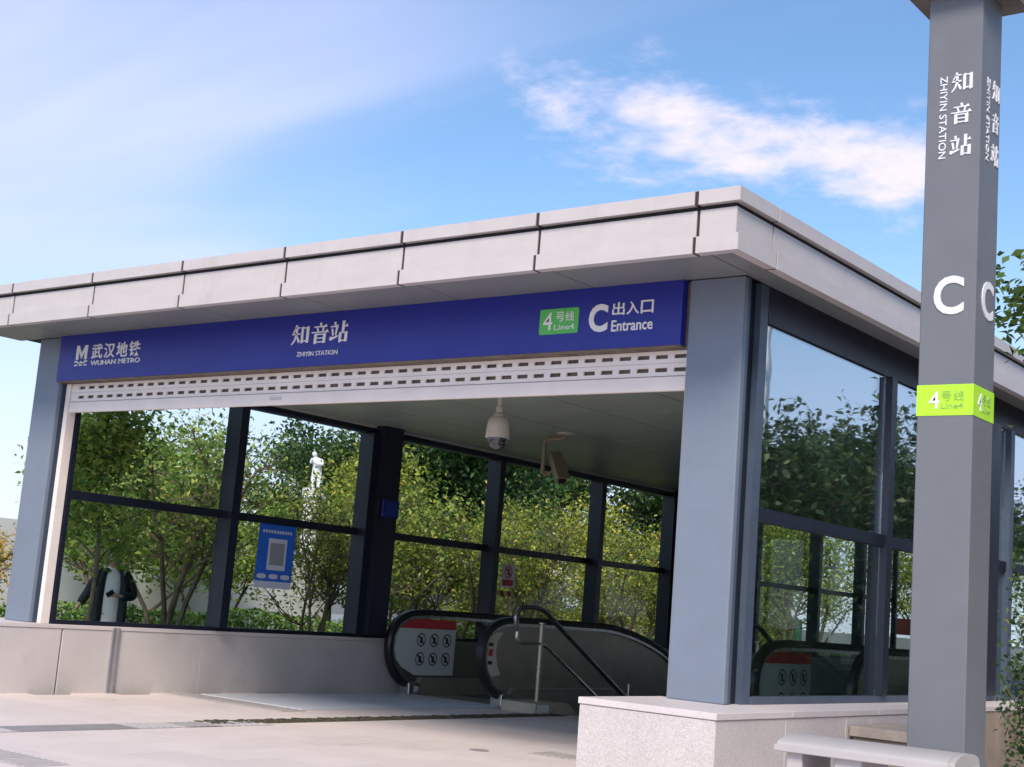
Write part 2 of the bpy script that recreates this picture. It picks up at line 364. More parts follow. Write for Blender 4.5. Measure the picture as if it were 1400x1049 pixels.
# ------------------------------------------------------------------ ground
L = 26.0; ZP = .815
hx0, hx1, hy0, hy1 = -9.2, -.28, 6.62, 20.0
def sheet(name, x0, y0, x1, y1, z, m, hole=None):
    b = MB()
    if hole:
        a, c, d, e = hole
        for q in ((x0, y0, x1, c), (x0, e, x1, y1), (x0, c, a, e), (d, c, x1, e)):
            b.poly([(q[0], q[1], z), (q[2], q[1], z), (q[2], q[3], z), (q[0], q[3], z)])
    else: b.poly([(x0, y0, z), (x1, y0, z), (x1, y1, z), (x0, y1, z)])
    return b.build(name, m)
GROUND = mat('earth', (.16, .15, .13), .95, var=.2, vscale=.3)
struct(sheet('ground', -1500, -1500, 1500, 1500, -.06, GROUND, (hx0, hy0, hx1, hy1)))
plaza = struct(sheet('plaza', -10.9, -40, 40, L+1, -.03, JOINT, (hx0, hy0, hx1, hy1)))
struct(sheet('lawn', -17.6, -40, -10.9, 70, .05, GRASS))
struct(sheet('pavement', -60, -40, -17.6, 70, .02, mat('far_paving', (.30, .29, .28), .8, var=.1)))
struct(sheet('pavement', -10.9, L+1, 14, 70, -.02, mat('far_paving', (.3, .29, .28), .8)))
pit = MB(); d = -6
pit.poly([(hx0, hy0, -.06), (hx0, hy1, -.06), (hx0, hy1, d), (hx0, hy0, d)]); pit.poly([(hx1, hy0, -.06), (hx1, hy1, -.06), (hx1, hy1, d), (hx1, hy0, d)])
pit.poly([(hx0, hy0, -.06), (hx1, hy0, -.06), (hx1, hy0, d), (hx0, hy0, d)]); pit.poly([(hx0, hy1, -.06), (hx1, hy1, -.06), (hx1, hy1, d), (hx0, hy1, d)]); pit.poly([(hx0, hy0, d), (hx1, hy0, d), (hx1, hy1, d), (hx0, hy1, d)])
struct(pit.build('stairwell', CONC))
st = MB()
for i in range(22): st.box((-6.85, hy0+.02+i*.3, -3.5), (-3.0, hy0+.02+i*.3+.3, -.0-(i)*.155))
struct(st.build('stair_flight', mat('stair_stone', (.3, .28, .27), .6, var=.1)))
# paving slabs: the seen ones each an object, the rest one joined part
slab = MB().box((0, 0, -.028), (1.193, .593, 0)).mesh('paving_slab', PAVE)
rest = MB(); rng = random.Random(4)
for j in range(-34, 50):
    for i in range(-8, 30):
        x = i*1.2+(.6 if j % 2 else 0)-.02; y = j*.6-.6
        if x < -10.3 or x > 30 or (y+.6 > hy0): continue
        if -10.3 <= x < 1.2 and -5.0 < y < 6.2:
            o = bpy.data.objects.new('paving_slab', slab); COL.objects.link(o); o.parent = plaza; o.location = (x, y, rng.uniform(-.0015, .0))
        elif y < 30: rest.box((x, y, -.028), (x+1.195, y+.595, 0))
rest.build('paving_slab', PAVE, plaza)['kind'] = 'stuff'

# ------------------------------------------------------------------ station entrance
stn = thing('station_entrance', (0, 0, 0), 'metro station entrance hall with white flat roof, glass walls and blue-grey columns', 'station entrance')
OV, XR, ZT, ZB, SOF = .936, .426, 4.746, 4.246, 4.30
XL = -10.33
prof = {'coping_panel': [(0, ZT), (0, 4.635), (-.09, 4.635), (-.09, ZT)],
        'fascia_panel': [(-.045, 4.600), (-.045, 4.385), (-.0, 4.378), (0, ZB), (-.09, ZB), (-.09, 4.600)]}
def run_front(kind, xa, xb, mitre=False, lab=None):
    p = prof[kind]; b = MB(); n = len(p)
    A = [(xa, -OV-o, z) for o, z in p]; B = [((XR+o) if mitre else xb, -OV-o, z) for o, z in p]
    b.v = A+B; b.f = [tuple(range(n)), tuple(range(2*n-1, n-1, -1))]+[(i, n+i, n+(i+1) % n, (i+1) % n) for i in range(n)]
    return b.build(kind, FASCIA, stn)
def run_right(kind, ya, yb, mitre=False):
    p = prof[kind]; b = MB(); n = len(p)
    A = [(XR+o, (-OV-o) if mitre else ya, z) for o, z in p]; B = [(XR+o, yb, z) for o, z in p]
    b.v = A+B; b.f = [tuple(range(n)), tuple(range(2*n-1, n-1, -1))]+[(i, n+i, n+(i+1) % n, (i+1) % n) for i in range(n)]
    return b.build(kind, FASCIA, stn)
PX0, PIT, G2 = .045, 1.537, .019
xs = [PX0-i*PIT for i in range(7)]+[XL]
for k in prof:
    g2 = G2 if k == 'coping_panel' else .015
    run_front(k, PX0+g2, XR, True)
    for a, c in zip(xs, xs[1:]): run_front(k, c+(g2 if c != XL else 0), a-g2)
    ys = [-.286+i*4.611 for i in range(6)]+[L+.4]
    run_right(k, -OV, ys[0]-.012, True)
    for a, c in zip(ys, ys[1:]):
        if c-a > .1: run_right(k, a+.012, c-.012)
SEAL = mat('joint_seal', (.035, .028, .025), .8)
def seal(kind, front_, c, g):
    p = [(o-.010, z) for o, z in prof[kind]]; n = len(p); b = MB()
    if front_: A = [(c-g+.0005, -OV-o, z) for o, z in p]; B = [(c+g-.0005, -OV-o, z) for o, z in p]
    else: A = [(XR+o, c-g+.0005, z) for o, z in p]; B = [(XR+o, c+g-.0005, z) for o, z in p]
    b.v = A+B; b.f = [tuple(range(n)), tuple(range(2*n-1, n-1, -1))]+[(i, n+i, n+(i+1) % n, (i+1) % n) for i in range(n)]
    return b.build('joint_seal', SEAL, stn)
for k in prof:
    for c in xs[:-1]: seal(k, True, c, G2 if k == 'coping_panel' else .015)
    for c in ys[:-1]: seal(k, False, c, .012 if c < 0 else .006)
box('roof_deck', (XL+.02, -OV+.092, SOF+.02), (XR-.092, L+.38, ZT-.03), DARK, stn)
box('joint_backing', (XL+.02, -OV+.06, ZB+.03), (XR-.06, -OV+.0915, ZT-.02), DARK, stn)
box('joint_backing', (XR-.0915, -OV+.095, ZB+.03), (XR-.06, L+.35, ZT-.02), DARK, stn)
# soffit panels under the overhang, in line with the fascia joints
sx = [XR-.1, PX0]+xs[1:]
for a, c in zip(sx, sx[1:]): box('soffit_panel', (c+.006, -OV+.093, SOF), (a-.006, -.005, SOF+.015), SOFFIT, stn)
sy = [-.005]+[2.9+i*3.1 for i in range(7)]+[L+.3]
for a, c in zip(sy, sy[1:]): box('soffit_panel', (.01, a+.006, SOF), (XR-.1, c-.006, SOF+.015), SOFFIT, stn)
# inner ceiling
cxs = [-.05]+xs[1:6]+[-9.2]; cys = [.32, 2.45, 4.86, 7.27, 9.68, 12.1, 14.5, 16.9, 19.3, 21.7, 24.1, L-.1]
for a, c in zip(cxs, cxs[1:]):
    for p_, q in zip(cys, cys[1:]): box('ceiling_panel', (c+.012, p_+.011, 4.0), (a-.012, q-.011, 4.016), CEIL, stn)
box('ceiling_deck', (-9.4, .3, 4.02), (-.03, L, SOF+.018), DARK, stn)
# columns
def column(x0, x1, name='column'):
    c = box(name, (x0, 0, ZP), (x1, .07, SOF-.001), COLM, stn, bevel=.012, seg=2)
    return c
rc = column(-.525, 0)
box('column_core', (-.505, .07, ZP), (-.055, .29, SOF-.002), NAVY, rc)
box('column_return', (-.025, .0705, ZP), (-.006, .115, SOF-.002), FRAME2, rc)
box('jamb', (-.10, .292, ZP), (.0, .43, SOF-.002), FRAME2, stn)
lc = column(-9.895, -9.40)
box('column_core', (-9.87, .07, ZP), (-9.405, .29, SOF-.002), FRAME2, lc)
# plinths
def plinth_piece(a, b, m=STONE, bev=.004): return box('stone_panel', a, b, m, stn, bevel=bev)
box('plinth_core', (-.66, -.955, -.02), (.455, .2, ZP-.055), JOINT, stn); box('plinth_core', (-.24, .2, -.02), (.455, L, ZP-.055), JOINT, stn)
plinth_piece((-.693, -.988, -.03), (.4795, -.956, .762))
plinth_piece((-.693, -.954, -.03), (-.661, .2, .762))
yy = [-.985, .123, 1.24, 1.755, 3.0, 4.2, 5.4, 6.6, 7.8, 9.0, 12, 15, 18, 21, L]
for i, (a, c) in enumerate(zip(yy, yy[1:])): plinth_piece((.4555, a+.002, -.03), (.482, c-.002, .762), STONE if c < 3.5 else STONED)  # far panels are the same plinth, coloured browner for shade and dirt
cp = [(-.702, -.997, .492, .40)]
box('coping_slab', (-.703, -.998, .765), (.492, .22, ZP), COPE, stn, bevel=.004)
cy = [.222, 1.9, 3.7, 5.5, 7.35, 9.2, 12, 15, 18, 21, L]
for a, c in zip(cy, cy[1:]): box('coping_slab', (-.245, a+.002, .765), (.492, c-.002, ZP), COPE, stn, bevel=.004)
box('plinth_core', (-10.4, -.955, -.02), (-9.245, L, ZP-.055), JOINT, stn)
ly = [-.99, .372, 2.55, 5.3, 8.2, 11.2, 14.2, 17.2, 20.2, 23.2, L]
for i, (a, c) in enumerate(zip(ly, ly[1:])):
    g = .011 if i in (0,) else .0012
    plinth_piece((-9.244, a+(.011 if i == 1 else .0012), -.03), (-9.215, c-g, .765))
plinth_piece((-10.42, -.988, -.03), (-9.2445, -.956, .765))
lcy = [-.998, 1.4, 4.4, 7.4, 10.4, 13.4, 16.4, 19.4, 22.4, L]
for a, c in zip(lcy, lcy[1:]): box('coping_slab', (-10.43, a+.0015, .767), (-9.205, c-.0015, ZP), COPE, stn, bevel=.004)
ch = MB(); ch.box((-9.2145, 1.09, 0), (-9.185, 1.115, .80)); ch.box((-9.2145, 1.117, 0), (-9.2, 1.165, .80)); ch.box((-9.2145, 1.167, 0), (-9.185, 1.2, .80))
ch.build('steel_channel', mat('grey_channel', (.42, .42, .45), .4, .6, var=.1), stn)
# left glass wall
XG = -9.27
def fr(name, a, b, m=NAVY): return box(name, a, b, m, stn)
fr('sill_rail', (XG-.08, .21, ZP+.0005), (XG+.035, L, .868)); fr('head_rail', (XG-.06, .21, 3.90), (XG+.08, L, 4.05)); fr('head_trim', (XG-.04, .21, 3.872), (XG+.02, L, 3.899), FRAME2)
fr('cornice_strip', (XG+.081, .32, 3.965), (XG+.13, L, 3.999), mat('cornice_grey', (.42, .41, .38), .5))
lm = [2.68, 5.31, 8.47, 11.58, 14.18, 17.9, 21.0, 23.6]
bays = []; prev = .27
for y in lm:
    bays.append((prev, y)); wd = .14; fr('mullion', (XG-.06, y, .8685), (XG+.22, y+wd, 3.8715)); prev = y+wd
    if y in (5.31, 14.18):
        box('column', (XG-.12, y+.145, .8685), (XG+.32, y+.56, 3.998), NAVY, stn); prev = y+.565
bays.append((prev, L))
fr('mullion', (XG-.06, .21, .8685), (XG+.03, .27, 3.8715))
for a, c in bays:
    fr('transom', (XG-.05, a, 2.325), (XG+.05, c, 2.432))
    box('glass_pane', (XG-.006, a+.001, .869), (XG+.006, c-.001, 2.324), GLASS, stn); box('glass_pane', (XG-.006, a+.001, 2.433), (XG+.006, c-.001, 3.871), GLASS, stn)
# right glass wall
XW = -.03
fr('sill_rail', (XW-.05, .431, ZP+.0005), (XW+.05, L, .877), FRAME2); fr('head_rail', (XW-.06, .431, 3.985), (XW+.035, L, SOF-.001))
rm = [3.03, 5.6, 6.66, 9.5, 12.6, 15.7, 18.8, 21.9]
prev = .431; rb = []
for y in rm:
    rb.append((prev, y)); fr('mullion', (XW-.12, y, .8775), (XW+.075, y+.13, 3.9845), NAVY if y != 6.66 else FRAME2); prev = y+.13
    if y == 5.6: box('column', (XW-.42, y+.14, .8775), (XW+.10, y+.62, 3.9845), NAVY, stn); prev = y+.63
rb.append((prev, L))
for a, c in rb:
    fr('transom', (XW-.05, a, 2.306), (XW+.045, c, 2.417))
    box('glass_pane', (XW-.006, a+.001, .8775), (XW+.006, c-.001, 2.305), GLASSL, stn); box('glass_pane', (XW-.006, a+.001, 2.418), (XW+.006, c-.001, 3.9845), GLASSR, stn)
# back wall
fr('sill_rail', (XG, L-.03, -.0), (-.1, L+.05, .86)); fr('head_rail', (XG, L-.03, 3.9), (-.1, L+.05, 4.0))
for i in range(6):
    x = XG+i*1.82; fr('mullion', (x, L-.05, .861), (x+.13, L+.05, 3.899))
    if i < 5: box('glass_pane', (x+.131, L-.006, .861), (x+1.819, L+.006, 3.899), GLASS, stn)
# header box behind sign, rails
box('lintel', (-9.395, .04, 3.722), (-.53, .29, SOF-.002), BROWN, stn)
box('shutter_guide', (-9.335, .075, ZP+.001), (-9.262, .20, 3.72), SHUT, stn, bevel=.004)
gd = box('shutter_guide', (-.566, .072, ZP+.001), (-.531, .20, 3.72), SHUT, stn, bevel=.003)

# ------------------------------------------------------------------ roller shutter
sh = thing('roller_shutter', (-4.9, .12, 3.367), 'pale roller shutter rolled up under the blue sign with two rows of slots', 'roller shutter')
def slat(z0, z1, s0, s1):
    b = MB(); xa, xb = -9.255, -.57; p_ = .187; y = .10; th = .022
    b.box((xa, y, z0), (xb, y+th, s0)); b.box((xa, y, s1), (xb, y+th, z1))
    x = -9.115; last = xa; 
    while x < xb-.05:
        b.box((last, y, s0), (x, y+th, s1)); last = min(x+.122, xb-.01); x += p_
    b.box((last, y, s0), (xb, y+th, s1))
    return b.build('slat', SHUT, sh)
slat(3.612, 3.718, 3.650, 3.686); slat(3.500, 3.608, 3.534, 3.571)
box('slat', (-9.255, .104, 3.607), (-.57, .118, 3.6125), mat('slat_seam', (.4, .36, .33), .6), sh)
box('bottom_bar', (-9.255, .088, 3.367), (-.57, .135, 3.494), SHUT, sh, bevel=.006)
box('slat', (-9.255, .135, 3.50), (-.57, .15, 3.72), BROWN, sh)
box('latch', (-5.68, .08, 3.42), (-5.50, .0879, 3.45), mat('latch_grey', (.55, .5, .48), .5), sh)

# ------------------------------------------------------------------ blue sign
sg = thing('station_sign', (-4.96, -.04, 3.74), 'long blue station sign across the entrance with white lettering and green line badge', 'sign')
YS = -.045
box('sign_board', (-9.395, YS, 3.738), (-.565, .039, SOF-.002), BLUE, sg)
box('sign_trim', (-9.395, YS+.01, 3.724), (-.565, .035, 3.7375), BROWN, sg)
F = Vector((0, -1, 0))
def front(name, gl, x0, x1, z0, z1, m=WHITE, par=sg, y=YS, dep=.008): return letters(name, gl, (x0, y, z0), X_*(x1-x0), Z_*(z1-z0), F, dep, m, par)
front('metro_emblem', MLOGO, -9.055, -8.81, 3.925, 4.160)
for i, c in enumerate('武汉地铁'): x = -8.735+i*.238; front('chinese_character', glyph(c, .010), x, x+.205, 3.985, 4.162)
front('lettering', glyph('WUHAN METRO', .010), -8.735, -7.80, 3.905, 3.962)
for g, x0 in ((ZHI, -5.295), (YIN, -5.005), (ZHAN, -4.735)): front('chinese_character', g, x0, x0+.258, 3.968, 4.192)
front('lettering', glyph('ZHIYIN STATION', .0), -5.19, -4.60, 3.846, 3.893)
bd = MB()
x0, x1, z0, z1, r = -2.055, -1.625, 3.898, 4.132, .018
pts = []
for (cx, cz, a0) in ((x1-r, z0+r, -90), (x1-r, z1-r, 0), (x0+r, z1-r, 90), (x0+r, z0+r, 180)):
    for k in range(5): t = R(a0+k*22.5); pts.append((cx+r*math.cos(t), YS, cz+r*math.sin(t)))
bd.prism(pts, (0, -.006, 0)); badge = bd.build('line_badge', GREEN, sg)
def badge_txt(name, gl, a, b, c, d_): return front(name, gl, a, b, c, d_, WHITE, badge, YS-.006, .004)
badge_txt('numeral', glyph('4', .006), -2.012, -1.91, 3.938, 4.10); badge_txt('chinese_character', glyph('号', .0), -1.873, -1.78, 4.01, 4.10); badge_txt('chinese_character', glyph('线', .0), -1.765, -1.672, 4.01, 4.10)
badge_txt('lettering', glyph('Line4', .0), -1.885, -1.665, 3.935, 3.985)
front('letter', glyph('C', .035), -1.512, -1.312, 3.89, 4.142)
for i, c in enumerate('出入口'): front('chinese_character', glyph(c, .012), -1.268+i*.147, -1.268+i*.147+.128, 4.03, 4.145)
front('lettering', glyph('Entrance', .012), -1.268, -.845, 3.885, 3.985)

# ------------------------------------------------------------------ CCTV
dm = thing('dome_camera', (-3.27, 1.0, 4.0), 'beige dome security camera hanging from the ceiling behind the shutter bar', 'security camera')
MB().lathe([(.05, 0), (.05, -.02), (.024, -.03), (.024, -.56), (.036, -.565), (.038, -.63), (.060, -.645), (.064, -.67)], (-3.27, 1, 4.0), 16).build('stem', CCTV, dm, True)
MB().lathe([(.03, -.66), (.082, -.675), (.102, -.70), (.113, -.76), (.122, -.86), (.124, -.885), (.11, -.886)], (-3.27, 1, 4.0), 28).build('housing', CCTV, dm, True)
MB().lathe([(.106, -.887), (.106, -.90)]+[(.098*math.cos(t), -.905-.098*math.sin(t)) for t in np.linspace(0, 1.5, 8)], (-3.27, 1, 4.0), 28).build('dome_cover', DOME, dm, True)
bc = thing('bullet_camera', (-6.5, 6.5, 4.0), 'dull brown box security camera on a bent bracket under the ceiling', 'security camera')
MB().lathe([(.14, 0), (.14, -.012), (.05, -.03)], (-6.36, 6.5, 4.0), 20).build('ceiling_plate', CCTV, bc, True)
MB().tube([(-6.36, 6.5, 3.98), (-6.36, 6.5, 3.94), (-6.42, 6.5, 3.925), (-6.66, 6.5, 3.92), (-6.71, 6.5, 3.90), (-6.725, 6.5, 3.84), (-6.725, 6.5, 3.40)], .033, 10).build('bracket', CCTVB, bc, True)
hb = MB().box((-.075, -.3, -.075), (.075, .22, .075)).build('camera_body', CCTVB, bc, bevel=.012)
hb.location = (-6.43, 6.46, 3.50); hb.rotation_euler = Vector((.42, -.30, -.48)).to_track_quat('-Y', 'Z').to_euler(); hb.matrix_parent_inverse = bc.matrix_basis.inverted()
hd = MB().box((-.09, -.36, .078), (.09, .25, .095)).build('sun_shield', CCTVB, hb)
ln = MB().lathe([(.055, 0), (.055, .02), (.045, .022)], (0, 0, 0), 16).build('lens', DOME, hb); ln.location = (0, -.30, 0); ln.rotation_euler = (R(90), 0, 0)
MB().tube([(-6.725, 6.5, 3.43), (-6.66, 6.5, 3.39), (-6.55, 6.48, 3.43), (-6.48, 6.47, 3.47)], .025, 8).build('swivel_arm', CCTVB, bc, True)

# ------------------------------------------------------------------ escalators
def escalator(xl, xr, y0, label):
    e = thing('escalator', ((xl+xr)/2, y0, 0), label, 'escalator', 'escalators going down from the entrance hall')
    base = [(.62, .13), (.38, .19), (.19, .31), (.06, .48), (.0, .66), (.0, .84), (.07, 1.0), (.2, 1.12), (.42, 1.205), (.75, 1.235), (1.4, 1.24), (2.4, 1.235), (3.1, 1.23), (3.6, 1.19), (4.2, 1.09), (4.75, .95), (5.2, .78), (6.2, .25), (9.5, -1.65)]
    path = []
    for i in range(len(base)-1):
        p0, p1, p2, p3 = base[max(i-1, 0)], base[i], base[i+1], base[min(i+2, len(base)-1)]
        for k in range(4):
            t = k/4; q = []
            for c in range(2): q.append(.5*((2*p1[c])+(-p0[c]+p2[c])*t+(2*p0[c]-5*p1[c]+4*p2[c]-p3[c])*t*t+(-p0[c]+3*p1[c]-3*p2[c]+p3[c])*t**3))
            path.append((y0+q[0], q[1]))
    path.append((y0+base[-1][0], base[-1][1]))
    flip = path[::-1]
    for side, x in ((-1, xl), (1, xr)):
        MB().ribbon(path, [(x-.06, -.03), (x-.065, .03), (x-.035, .06), (x+.035, .06), (x+.065, .03), (x+.06, -.03)]).build('handrail', RUB, e, True)
        MB().ribbon(path, [(x-.045, -.075), (x-.045, -.032), (x+.045, -.032), (x+.045, -.075)]).build('guide_strip', STEEL, e, True)
        ins = []
        for i, (y, z) in enumerate(path):
            a = path[max(i-1, 0)]; b = path[min(i+1, len(path)-1)]; t = Vector((b[0]-a[0], b[1]-a[1])).normalized(); ins.append((y+t.y*.045, z-t.x*.045))
        low = [(y, min(.27, z-.05)) if y < y0+4 else (y, z-.95) for y, z in ins if y > y0+.5]
        low = [(y0+9.5, -2.65), (y0+5.6, -.35), (y0+4.4, .14), (y0+3.6, .26), (y0+.72, .27)]
        ring = [(x-.008, y, z) for y, z in ins+low]
        MB().prism(ring, (.016, 0, 0)).build('balustrade_panel', ESCG if side < 0 else STEELD, e)
        sk = [(x-.09, y0+.55, -.02), (x-.09, y0+.55, .10), (x-.09, y0+.74, .265), (x-.09, y0+3.6, .255), (x-.09, y0+4.4, .135), (x-.09, y0+5.6, -.355), (x-.09, y0+9.5, -2.655), (x-.09, y0+9.5, -3.4), (x-.09, y0+5.4, -1.2), (x-.09, y0+3.6, -.3), (x-.09, y0+1.0, -.3), (x-.09, y0+.72, -.02)]
        MB().prism(sk, (.18, 0, 0)).build('skirt', STEELD, e)
        nb = box('newel_base', (x-.11, y0+.42, .0), (x+.11, y0+.70, .19), STEEL, e, bevel=.02, seg=2)
        box('sticker', (x+.111, y0+.52, .05), (x+.113, y0+.63, .13), SIGNW, nb)
    for i in range(12):
        y = y0+1.5+i*.4; z = .0-max(0, i-4)*.2-(.05 if i > 3 else 0)
        MB().box((xl+.1, y, z-.2), (xr-.1, y+.395, z)).build('step', mat('step_metal', (.13, .13, .13), .4, .7), e)
    box('landing_plate', (xl+.1, y0+.72, -.02), (xr-.1, y0+1.49, .004), STEELD, e)
    return e, path
escA, pathA = escalator(-8.95, -7.17, 5.95, 'escalator beside the left glass wall with red and white warning sticker')
escB, pathB = escalator(-2.72, -1.45, 5.75, 'escalator behind the right glass wall, partly hidden by reflections')
def esc_sign(par, x, y0):
    # sticker follows the rounded end of the balustrade
    pts = [(y0+.30, .42), (y0+.62, .29), (y0+1.55, .29), (y0+1.55, 1.0), (y0+.20, 1.0), (y0+.12, .88), (y0+.11, .68), (y0+.18, .52)]
    s = MB().prism([(x+.0095, y, z) for y, z in pts], (.003, 0, 0)).build('warning_sticker', SIGNW, par)
    MB().prism([(x+.0095, y, z) for y, z in ((y0+.21, 1.004), (y0+1.55, 1.004), (y0+1.55, 1.15), (y0+.42, 1.15))], (.003, 0, 0)).build('red_band', RED, s)
    for r_ in range(2):
        for c in range(3):
            cy, cz = y0+.72+c*.31, .83-r_*.29; b = MB(); n = 20; xx = x+.014
            for k in range(n):
                a, d_ = 2*math.pi*k/n, 2*math.pi*(k+1)/n
                b.poly([(xx, cy+.105*math.cos(a), cz+.105*math.sin(a)), (xx, cy+.105*math.cos(d_), cz+.105*math.sin(d_)), (xx, cy+.086*math.cos(d_), cz+.086*math.sin(d_)), (xx, cy+.086*math.cos(a), cz+.086*math.sin(a))])
            b.poly([(xx, cy-.075, cz+.055), (xx, cy-.055, cz+.075), (xx, cy+.075, cz-.055), (xx, cy+.055, cz-.075)])
            b.poly([(xx+.001, cy-.02, cz+.045), (xx+.001, cy+.025, cz+.045), (xx+.001, cy+.04, cz-.05), (xx+.001, cy-.035, cz-.055)])
            b.build('pictogram', BLACK, s)
esc_sign(escA, -8.95, 5.95); esc_sign(escB, -2.72, 5.75)
bl = MB().prism([(-7.158, 6.0+y, z) for y, z in ((.10, .54), (.20, .42), (.42, .46), (.33, .58), (.28, .74), (.29, .92), (.42, 1.06), (.20, 1.06), (.10, .94), (.07, .72))], (.003, 0, 0)).build('label_strip', mat('strip_white', (.6, .56, .5), .5), escA)
for z, m in ((.86, BLACK), (.72, RED), (.60, BLACK)): box('mark', (-7.154, 6.10, z), (-7.152, 6.20, z+(.1 if m is RED else .05)), m, bl)
mt = box('entrance_mat', (-9.0, 2.45, .002), (-7.12, 6.5, .012), MAT_); tag(mt, 'pale grey metal mat on the floor before the escalator', 'mat')

# ------------------------------------------------------------------ stair handrails
def stair_rail(x, y, label, m=1):
    r_ = thing('handrail', (x, y, 0), label, 'handrail', 'stair handrails inside the entrance')
    def sm(p):
        q = [Vector(a) for a in p]
        for _ in range(2):
            n = [q[0]]
            for a, b in zip(q, q[1:]): n += [a*.75+b*.25, a*.25+b*.75]
            n.append(q[-1]); q = n
        return q
    top = [(x, y+.02, 1.12), (x, y-.06, 1.34), (x, y+.12, 1.47), (x, y+.60, 1.45), (x, y+.85, 1.30), (x, y+3.2, .05), (x, y+6, -1.45)]
    low = [(x, y+.02, 1.12), (x, y+.02, .97), (x, y+.2, .95), (x, y+.62, .97), (x, y+.9, .84), (x, y+2.9, -.2), (x, y+6, -1.9)]
    MB().tube(sm(top[:3]+top[3:]), .036, 12).build('top_rail', mat('rail_dark_steel', (.25, .25, .25), .25, .9), r_, True); MB().tube(sm(low), .024, 10).build('lower_rail', STEEL, r_, True)
    MB().lathe([(.034, .10), (.034, .62), (.05, .625), (.05, .65), (.034, .655), (.034, 1.22), (.05, 1.23), (.05, 1.25)], (x, y+.6, 0), 12).build('post', mat('post_steel', (.42, .38, .32), .35, .5), r_, True)
    MB().lathe([(.034, -1.4), (.034, .4)], (x, y+3.0, 0), 12).build('post', STEEL, r_, True)
    return r_
stair_rail(-6.42, 5.75, 'steel handrail with looped end beside the first escalator')
stair_rail(-3.1, 5.95, 'steel handrail with looped end seen through the right glass wall')
cb = thing('stair_kerb', (-6.5, 6.4, 0), 'low pale stone kerb at the foot of the handrail post', 'kerb')
MB().prism([(-6.75, 5.95, 0), (-6.75, 7.0, 0), (-6.75, 6.75, .15), (-6.75, 5.97, .15)], (.6, 0, 0)).build('kerb_stone', mat('kerb_granite', (.42, .36, .28), .6, var=.1), cb, bevel=.01)
box('notice', (-6.149, 6.0, .02), (-6.147, 6.28, .13), WHITE, cb)

# ------------------------------------------------------------------ posters, small signs
po = thing('poster', (XG+.02, 3.75, 1.43), 'blue poster with blank white panel stuck on the left glass wall', 'poster')
box('poster_sheet', (XG+.0075, 3.40, 1.53), (XG+.0095, 4.10, 2.325), POST, po); box('poster_footer', (XG+.0075, 3.40, 1.435), (XG+.0095, 4.10, 1.5285), POSTL, po)
box('white_panel', (XG+.010, 3.60, 1.69), (XG+.012, 3.95, 2.13), POSTL, po); box('grey_panel', (XG+.0125, 3.64, 1.76), (XG+.0135, 3.91, 2.07), POSTG, po)
for i in range(3):
    b = MB(); cy, cz, w, h = 3.52+i*.225, 1.60, .085, .035; pts = []
    for k in range(16): t = 2*math.pi*k/16; pts.append((XG+.010, cy+max(-w, min(w, w*1.25*math.cos(t))), cz+h*math.sin(t)))
    b.prism(pts, (.002, 0, 0)).build('pill_badge', POSTL, po)
for i in range(11): box('title_mark', (XG+.010, 3.47+i*.052, 2.205), (XG+.0112, 3.505+i*.052, 2.245), POSTL, po)
ps = thing('prohibition_sign', (XG+.02, 9.18, 1.78), 'small white prohibition sign with red block on the glass wall', 'sign')
box('sign_plate', (XG+.0075, 8.98, 1.76), (XG+.0115, 9.36, 2.15), WHITE, ps); box('red_block', (XG+.0118, 9.02, 1.79), (XG+.0135, 9.32, 1.89), RED, ps)
b = MB(); cy, cz = 9.17, 2.02
for k in range(24):
    a, d_ = 2*math.pi*k/24, 2*math.pi*(k+1)/24
    b.poly([(XG+.013, cy+.11*math.cos(a), cz+.11*math.sin(a)), (XG+.013, cy+.11*math.cos(d_), cz+.11*math.sin(d_)), (XG+.013, cy+.085*math.cos(d_), cz+.085*math.sin(d_)), (XG+.013, cy+.085*math.cos(a), cz+.085*math.sin(a))])
b.poly([(XG+.0131, cy-.08, cz+.05), (XG+.0131, cy-.05, cz+.08), (XG+.0131, cy+.08, cz-.05), (XG+.0131, cy+.05, cz-.08)]); b.build('red_ring', RED, ps)
b = MB().box((XG+.0125, cy-.03, cz-.05), (XG+.0128, cy+.03, cz+.06)); b.build('figure', BLACK, ps)
hz = thing('hazard_tape', (XG+.02, 9.2, 1.63), 'strip of yellow and black hazard tape below the prohibition sign', 'tape')
for i in range(6):
    y = 8.90+i*.10; MB().prism([(XG+.0075, y, 1.61), (XG+.0075, y+.1, 1.61), (XG+.0075, y+.07, 1.70), (XG+.0075, y-.03, 1.70)], (.002, 0, 0)).build('stripe', YEL if i % 2 == 0 else BLACK, hz)
bx = thing('call_box', (-8.94, 5.68, 2.62), 'small deep blue box fixed on the dark inner column', 'box')
box('box_body', (-8.9495, 5.50, 2.62), (-8.905, 5.86, 2.89), DBLUE, bx, bevel=.008); box('box_lid', (-8.9045, 5.54, 2.655), (-8.898, 5.82, 2.855), mat('blue_lid', (.012, .03, .24), .35), bx)

